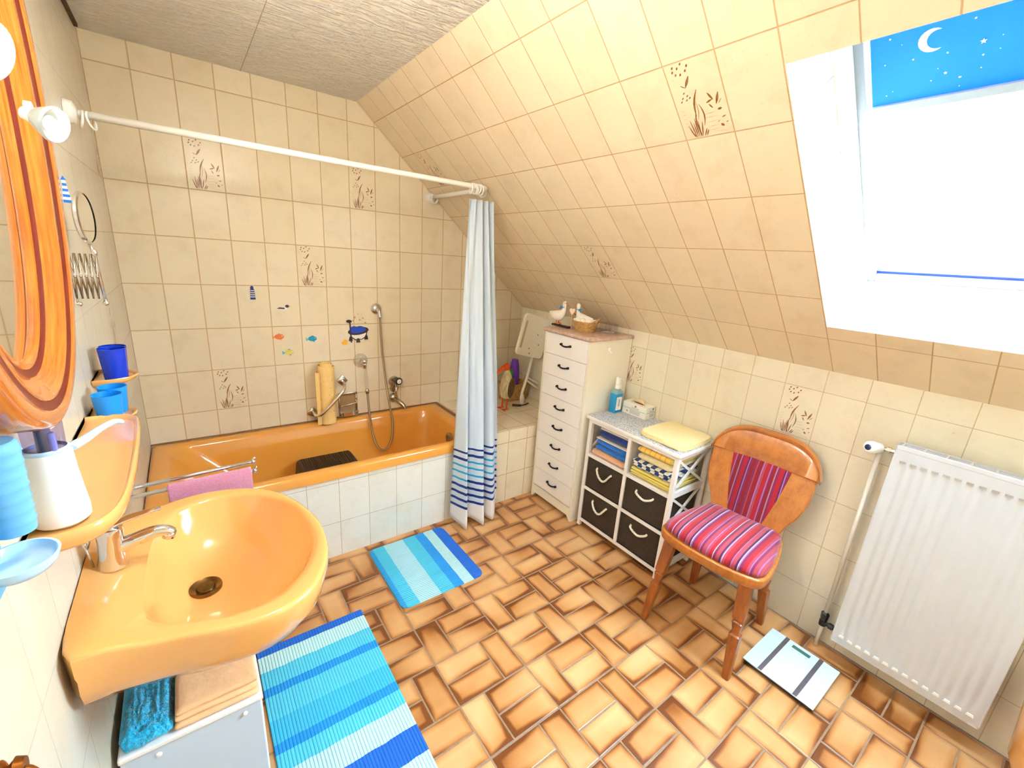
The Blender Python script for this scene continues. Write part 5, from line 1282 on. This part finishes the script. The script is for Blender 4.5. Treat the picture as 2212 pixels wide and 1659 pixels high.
# ------------------------------------------------------------------ bathroom scale
t = thing('bathroom_scale', 'white glass bathroom scale with two metal bands on the floor', 'scale', (2.073, -2.342, 0))
x0, x1, y0, y1 = 1.934, 2.212, -2.472, -2.210
bm = B(); rings(bm, [rrect(x0+.006, x1-.006, y0+.006, y1-.006, .01, .006), rrect(x0+.003, x1-.003, y0+.003, y1-.003, .012, .008), rrect(x0+.003, x1-.003, y0+.003, y1-.003, .012, .019)]); obj('base', bm, plain('dark_navy_plastic', (24, 24, 44), .4, 0), t)
for cx in (x0+.04, x1-.04):
    for cy in (y0+.04, y1-.04): bm = B(); cyl(bm, (cx, cy, .0006), (cx, cy, .007), .014, n=16); obj('foot', bm, M_BLACK, t)
bm = B(); box(bm, x0, y0, .019, x1, y1, .0245, .0015); obj('glass_top', bm, M_SCALE, t)
for yc in (y1-.066, y0+.066):
    bm = B(); box(bm, x0+.001, yc-.008, .0244, x1-.001, yc+.008, .0249); obj('metal_band', bm, M_BAND, t)
bm = B(); box(bm, 2.172, -2.372, .0244, 2.192, -2.304, .0249); obj('display', bm, M_LCD, t)
bm = B()
for yy in (-2.312, -2.338, -2.364): lathe(bm, [(0, 0), (.0045, 0)], (2.160, yy, .0248), (0, 0, 1), 14, cap=False)
obj('button_marks', bm, plain('pale_blue_print', (150, 196, 214), .5, 0), t)

# ------------------------------------------------------------------ radiator
t = thing('radiator', 'tall white panel radiator with vertical ribs under the roof window', 'radiator', (2.30, -2.62, .1))
rx, ry0, ry1, rz0, rz1 = 2.262, -2.842, -2.402, .104, .985
bm = B(); NR = 14; pit = (abs(ry1-ry0)-.03)/NR; ny = NR*8; nz = 30
def rib(y, z):
    e = min((ry1-.012-y)/.008, (y-ry0-.012)/.008, (z-rz0-.03)/.02, (rz1-.035-z)/.02, 1); e = max(0, min(1, e))
    ph = ((ry1-.015-y)/pit) % 1
    return -.0045*e*(.5-.5*cos(2*pi*ph))
g = [[bm.verts.new((rx-rib(ry0+(ry1-ry0)*i/ny, rz0+(rz1-rz0)*k/nz)+.0, ry0+(ry1-ry0)*i/ny, rz0+(rz1-rz0)*k/nz)) for k in range(nz+1)] for i in range(ny+1)]
for i in range(ny):
    for k in range(nz): bm.faces.new((g[i][k], g[i+1][k], g[i+1][k+1], g[i][k+1]))
edge = [g[i][0] for i in range(ny+1)]+[g[ny][k] for k in range(1, nz+1)]+[g[i][nz] for i in range(ny-1, -1, -1)]+[g[0][k] for k in range(nz-1, 0, -1)]
bk = [bm.verts.new((rx+.012, v.co.y, v.co.z)) for v in edge]
for i in range(len(edge)): bm.faces.new((edge[i], edge[(i+1) % len(edge)], bk[(i+1) % len(edge)], bk[i]))
bm.faces.new(bk)
obj('front_panel', bm, M_RADW, t, smooth=50)
bm = B(); box(bm, rx+.012, ry0+.004, rz0+.02, rx+.052, ry1-.004, rz1-.03)
for i in range(30): y = ry0+.012+i*(ry1-ry0-.024)/29; box(bm, rx+.014, y, rz0+.03, rx+.060, y+.003, rz1-.02)
obj('back_panel', bm, plain('grey_convector', (170, 166, 160), .5, .05), t)
bm = B(); box(bm, rx-.001, ry0-.001, rz0+.01, rx+.062, ry0+.003, rz1+.012, .001); obj('side_cover', bm, M_RADW, t)
bm = B(); box(bm, rx-.001, ry1-.003, rz0+.01, rx+.062, ry1+.001, rz1+.012, .001); obj('side_cover', bm, M_RADW, t)
bm = B()
box(bm, rx-.001, ry0-.001, rz1-.004, rx+.006, ry1+.001, rz1+.013, .002); box(bm, rx+.050, ry0, rz1+.004, rx+.062, ry1, rz1+.013, .001)
for i in range(8): y = ry0+.01+i*(ry1-ry0-.026)/7; box(bm, rx+.005, y, rz1+.008, rx+.055, y+.006, rz1+.012)
for i in range(3): x = rx+.016+i*.011; box(bm, x, ry0, rz1+.006, x+.004, ry1, rz1+.010)
obj('top_grille', bm, M_RADW, t)
for i in range(NR):
    y = ry1-.015-pit*(i+.5); bm = B(); pts_ = [(rx-.0045, y+.010, rz0+.034), (rx-.0045, y-.010, rz0+.034), (rx-.0045, y-.007, rz0+.043), (rx-.0045, y+.007, rz0+.043)]
    prism(bm, pts_, (.0044, 0, 0)); obj('bottom_notch', bm, plain('bright_notch_enamel', (250, 250, 248), .2, 0), t)
for i in range(NR):
    y = ry1-.015-pit*(i+.5); bm = B(); prism(bm, [(rx-.0003, y+.009, rz1-.043), (rx-.0003, y-.009, rz1-.043), (rx-.0003, y-.009, rz1-.051), (rx-.0003, y+.009, rz1-.051)], (.001, 0, 0)); obj('top_notch', bm, plain('grey_notch', (168, 160, 156), .5, 0), t)
t = thing('radiator_pipe', 'white heating pipe with thermostat head and black valve beside the radiator', 'pipe', (2.312, -2.352, 0))
bm = B(); tube(bm, [(2.312, -2.352, .93), (2.312, -2.352, .16)], .0085, 12); tube(bm, [(2.312, -2.352, .13), (2.312, -2.352, 0)], .0085, 12); tube(bm, [(2.338, -2.345, .16), (2.338, -2.345, 0)], .0075, 10)
obj('pipe', bm, M_PIPE, t, smooth=True)
bm = B(); lathe(bm, [(0, 0), (.014, 0), (.020, .006), (.021, .03), (.0235, .036), (.0235, .056), (.019, .064), (.012, .067), (0, .067)], (2.300, -2.350, .955), (-.75, .25, .10), 28); obj('thermostat_head', bm, M_WHITEP, t, smooth=40)
d_ = Vector((-.75, .25, .10)).normalized(); pc = Vector((2.300, -2.350, .955))+d_*.0665
bm = B(); lathe(bm, [(0, .002), (.010, .0015), (.013, -.001)], pc, d_, 20, cap=False); obj('thermostat_cap', bm, plain('navy_cap', (24, 44, 76), .3, 0), t, smooth=40)
bm = B(); tube(bm, [(2.306, -2.351, .953), (2.306, -2.378, .955), (2.306, -2.40, .957)], .0085, 12); lathe(bm, [(.013, 0), (.013, .012)], (2.306, -2.372, .955), (0, -1, 0), 6); obj('valve_body', bm, M_CHROME2, t, smooth=30)
bm = B(); lathe(bm, [(0, 0), (.011, .0), (.012, .02), (.014, .022), (.0155, .052), (.010, .060), (0, .06)], (2.312, -2.352, .118), n=6); lathe(bm, [(.014, -.012), (.014, .012)], (2.312, -2.352, .122), n=8); tube(bm, [(2.312, -2.352, .124), (2.309, -2.402, .126)], .0095, 10); lathe(bm, [(.013, 0), (.013, .016)], (2.311, -2.374, .125), (0, -1, 0), 6)
obj('lower_valve', bm, M_BLACK, t, smooth=30)

# ------------------------------------------------------------------ things on the tiled ledge
LZ = .5025
# wooden pelican-like bird figure
t = thing('bird_figure', 'wooden bird figure with orange head standing on the tiled ledge', 'figurine', (2.03, -.34, LZ))
bm = B(); rg = []
for z, a, b, dx in ((.085, .030, .026, 0), (.10, .046, .036, 0), (.15, .050, .042, 0), (.20, .046, .042, .002), (.245, .036, .034, .004), (.275, .022, .024, .004), (.295, .014, .016, .0)): rg.append([Vector((2.005+dx+b*cos(q), -.335+a*sin(q), LZ+z)) for q in [2*pi*k/20 for k in range(20)]])
rings(bm, rg); obj('body', bm, wood('whitewashed_wood', (186, 160, 110), (236, 222, 180), (40, 40, 10), .6, 0), t, smooth=True)
for y0_ in (-.375, -.295):
    bm = B(); ellipsoid(bm, (2.02, y0_-.004, LZ+.17), (.030, .010, .075), Matrix.Rotation(.15, 3, 'Y')); obj('wing', bm, wood('dark_wing_wood', (60, 44, 22), (110, 84, 44), (40, 40, 10), .6, 0), t, smooth=True)
bm = B(); ellipsoid(bm, (2.0, -.335, LZ+.315), (.024, .024, .028)); rings(bm, [circ((1.985, -.325, LZ+.315), Vector((0, 1, 0)), Vector((0, 0, 1)), .018, 12), circ((1.955, -.31, LZ+.285), Vector((0, 1, 0)), Vector((0, 0, 1)), .013, 12), circ((1.93, -.295, LZ+.24), Vector((0, 1, 0)), Vector((0, 0, 1)), .005, 12)]); obj('head', bm, M_ORANGE, t, smooth=True)
for y_ in (-.362, -.308):
    bm = B(); cyl(bm, (2.003, y_, LZ+.088), (2.0, y_, LZ+.008), .005, n=8)
    for k in (-.5, 0, .5): rg = cyl(bm, (2.003, y_, LZ+.006), (1.968, y_+.028*k*2*.6, LZ+.003), .0045, .0025, n=6)
    cyl(bm, (2.0, y_, LZ+.006), (2.02, y_, LZ+.003), .004, .002, n=6)
    obj('leg', bm, M_ORANGE, t, smooth=True)
# shower board folded, on tube legs
t = thing('folding_shower_seat', 'white folding shower seat leaning behind the tall drawer unit', 'seat', (2.24, -.3, LZ))
bm = B(); rr = rrect(-.125, .125, -.150, .150, .028, 0, 8); ang = Matrix.Rotation(radians(14), 3, 'Y')
def brd(p, y): q = ang @ Vector((p.x, 0, p.y)); return Vector((2.228+q.x, y, 1.022+q.z))
prism(bm, [brd(p, -.335) for p in rr], (0, .022, 0)); obj('seat_board', bm, M_CREAMB, t, bevel=.004)
bm = B(); sl = rrect(-.108, -.090, -.10, .10, .0088, 0, 6); prism(bm, [brd(p, -.3362) for p in sl], (0, .001, 0)); obj('hand_slot', bm, plain('slot_shade_beige', (190, 172, 140), .6, 0), t)
for p in ((-.02, -.09), (-.005, -.125), (.03, .02), (.06, -.05)): bm = B(); lathe(bm, [(.006, 0), (.0, .001)], brd(Vector((p[0], p[1], 0)), -.3358), (0, -1, 0), 12, cap=False); obj('drain_hole', bm, plain('hole_brown2', (160, 130, 86), .7, 0), t)
bm = B(); tube(bm, spline([(2.30, -.27, .96), (2.268, -.275, .82), (2.235, -.28, .70), (2.20, -.285, .60), (2.195, -.285, .565)], 6), .0105, 12); lathe(bm, [(0, 0), (.020, 0), (.018, .045), (.012, .07)], (2.205, -.285, LZ), (-.12, 0, 1), 16); obj('leg', bm, M_CREAMB, t, smooth=True)
bm = B(); tube(bm, [(2.225, -.28, .685), (2.345, -.30, .60)], .007, 10); tube(bm, [(2.24, -.28, .70), (2.345, -.29, .64)], .007, 10); obj('cross_bar', bm, M_CREAMB, t, smooth=True)
# ledge basket with bottles
t = thing('wicker_basket', 'rectangular pale wicker basket on the tiled ledge behind the bird figure', 'basket', (2.18, -.15, LZ))
bm = B(); rings(bm, [rrect(2.11, 2.30, -.215, -.095, .02, LZ+.0005), rrect(2.095, 2.325, -.23, -.08, .025, LZ+.13), rrect(2.105, 2.315, -.22, -.09, .02, LZ+.13), rrect(2.12, 2.29, -.205, -.105, .02, LZ+.01)]); uvproj(bm, lambda p, f: (p.x+p.y+3, p.z)); obj('basket_body', bm, M_WICK, t, smooth=40)
bm = B(); tube(bm, spline([(2.235, -.225, LZ+.12), (2.245, -.235, LZ+.17), (2.27, -.235, LZ+.205), (2.29, -.225, LZ+.17), (2.285, -.215, LZ+.12)], 6), .005, 8); obj('handle', bm, plain('wicker_cane', (196, 146, 84), .6, .15, 80), t, smooth=True)
bm = B(); c = (2.212, -.15, LZ+.012); lathe(bm, [(0, 0), (.034, 0), (.038, .02), (.040, .16), (.034, .25), (.026, .285), (.024, .30), (0, .302)], c, n=24); single('shampoo_bottle', bm, M_PURPLE, 'purple plastic bottle standing in the pale wicker basket', 'bottle', c, smooth=50)
bm = B(); c = (2.148, -.180, LZ+.012); lathe(bm, [(0, 0), (.020, 0), (.022, .15), (.020, .16), (.022, .165), (.026, .21), (.022, .232), (0, .234)], c, n=20); single('shampoo_bottle', bm, M_GREEN, 'green capped bottle in the wicker basket next to the bird figure', 'bottle', c, smooth=50)
bm = B(); tube(bm, spline([(2.10, -.30, LZ+.008), (2.14, -.33, LZ+.008), (2.19, -.335, LZ+.008), (2.235, -.32, LZ+.009)], 5), .010, 10, rf=lambda q: .016 if q < .45 else .007)
for v in bm.verts: v.co.z = LZ+.0008+(v.co.z-LZ)*.5
single('hair_brush', bm, M_DKBRN, 'dark brown brush lying on the ledge in front of the wicker basket', 'brush', (2.17, -.33, LZ), smooth=True)

# ------------------------------------------------------------------ toilet edge at the lower right
bm = B(); T0_ = [(2.185+.155*cos(a), -3.10+.215*sin(a)) for a in [2*pi*k/40 for k in range(40)]]
def tr(s_, z, dy=0): return [Vector((2.185+(x-2.185)*s_, -3.2+(max(y, YN+.003)+3.2)*s_+dy if s_ < 1 else max(y, YN+.003), z)) for x, y in T0_]
bm = B(); rings(bm, [tr(.70, .09), tr(.86, .10), tr(.94, .16), tr(.97, .28), tr(.995, .37), tr(.999, .39), tr(.9, .40), tr(.4, .40)])
single('toilet', bm, M_APRI, 'apricot ceramic toilet whose rounded edge shows right of the radiator', 'toilet', (2.185, -3.15, .1), smooth=50)

# ------------------------------------------------------------------ ceiling lamp (above the picture's top edge)
t = thing('ceiling_lamp', 'round white globe lamp hanging from the middle of the flat ceiling', 'lamp', (.45, -1.80, ZC))
bm = B(); lathe(bm, [(.06, 0), (.06, .012), (.012, .022), (.010, .19)], (.45, -1.80, ZC-.0005), (0, 0, -1), 30); obj('canopy', bm, M_WHITEP, t, smooth=40)
bm = B(); ellipsoid(bm, (.45, -1.80, ZC-.26), (.085, .085, .08)); obj('lamp_globe', bm, M_LAMPG, t, smooth=True)
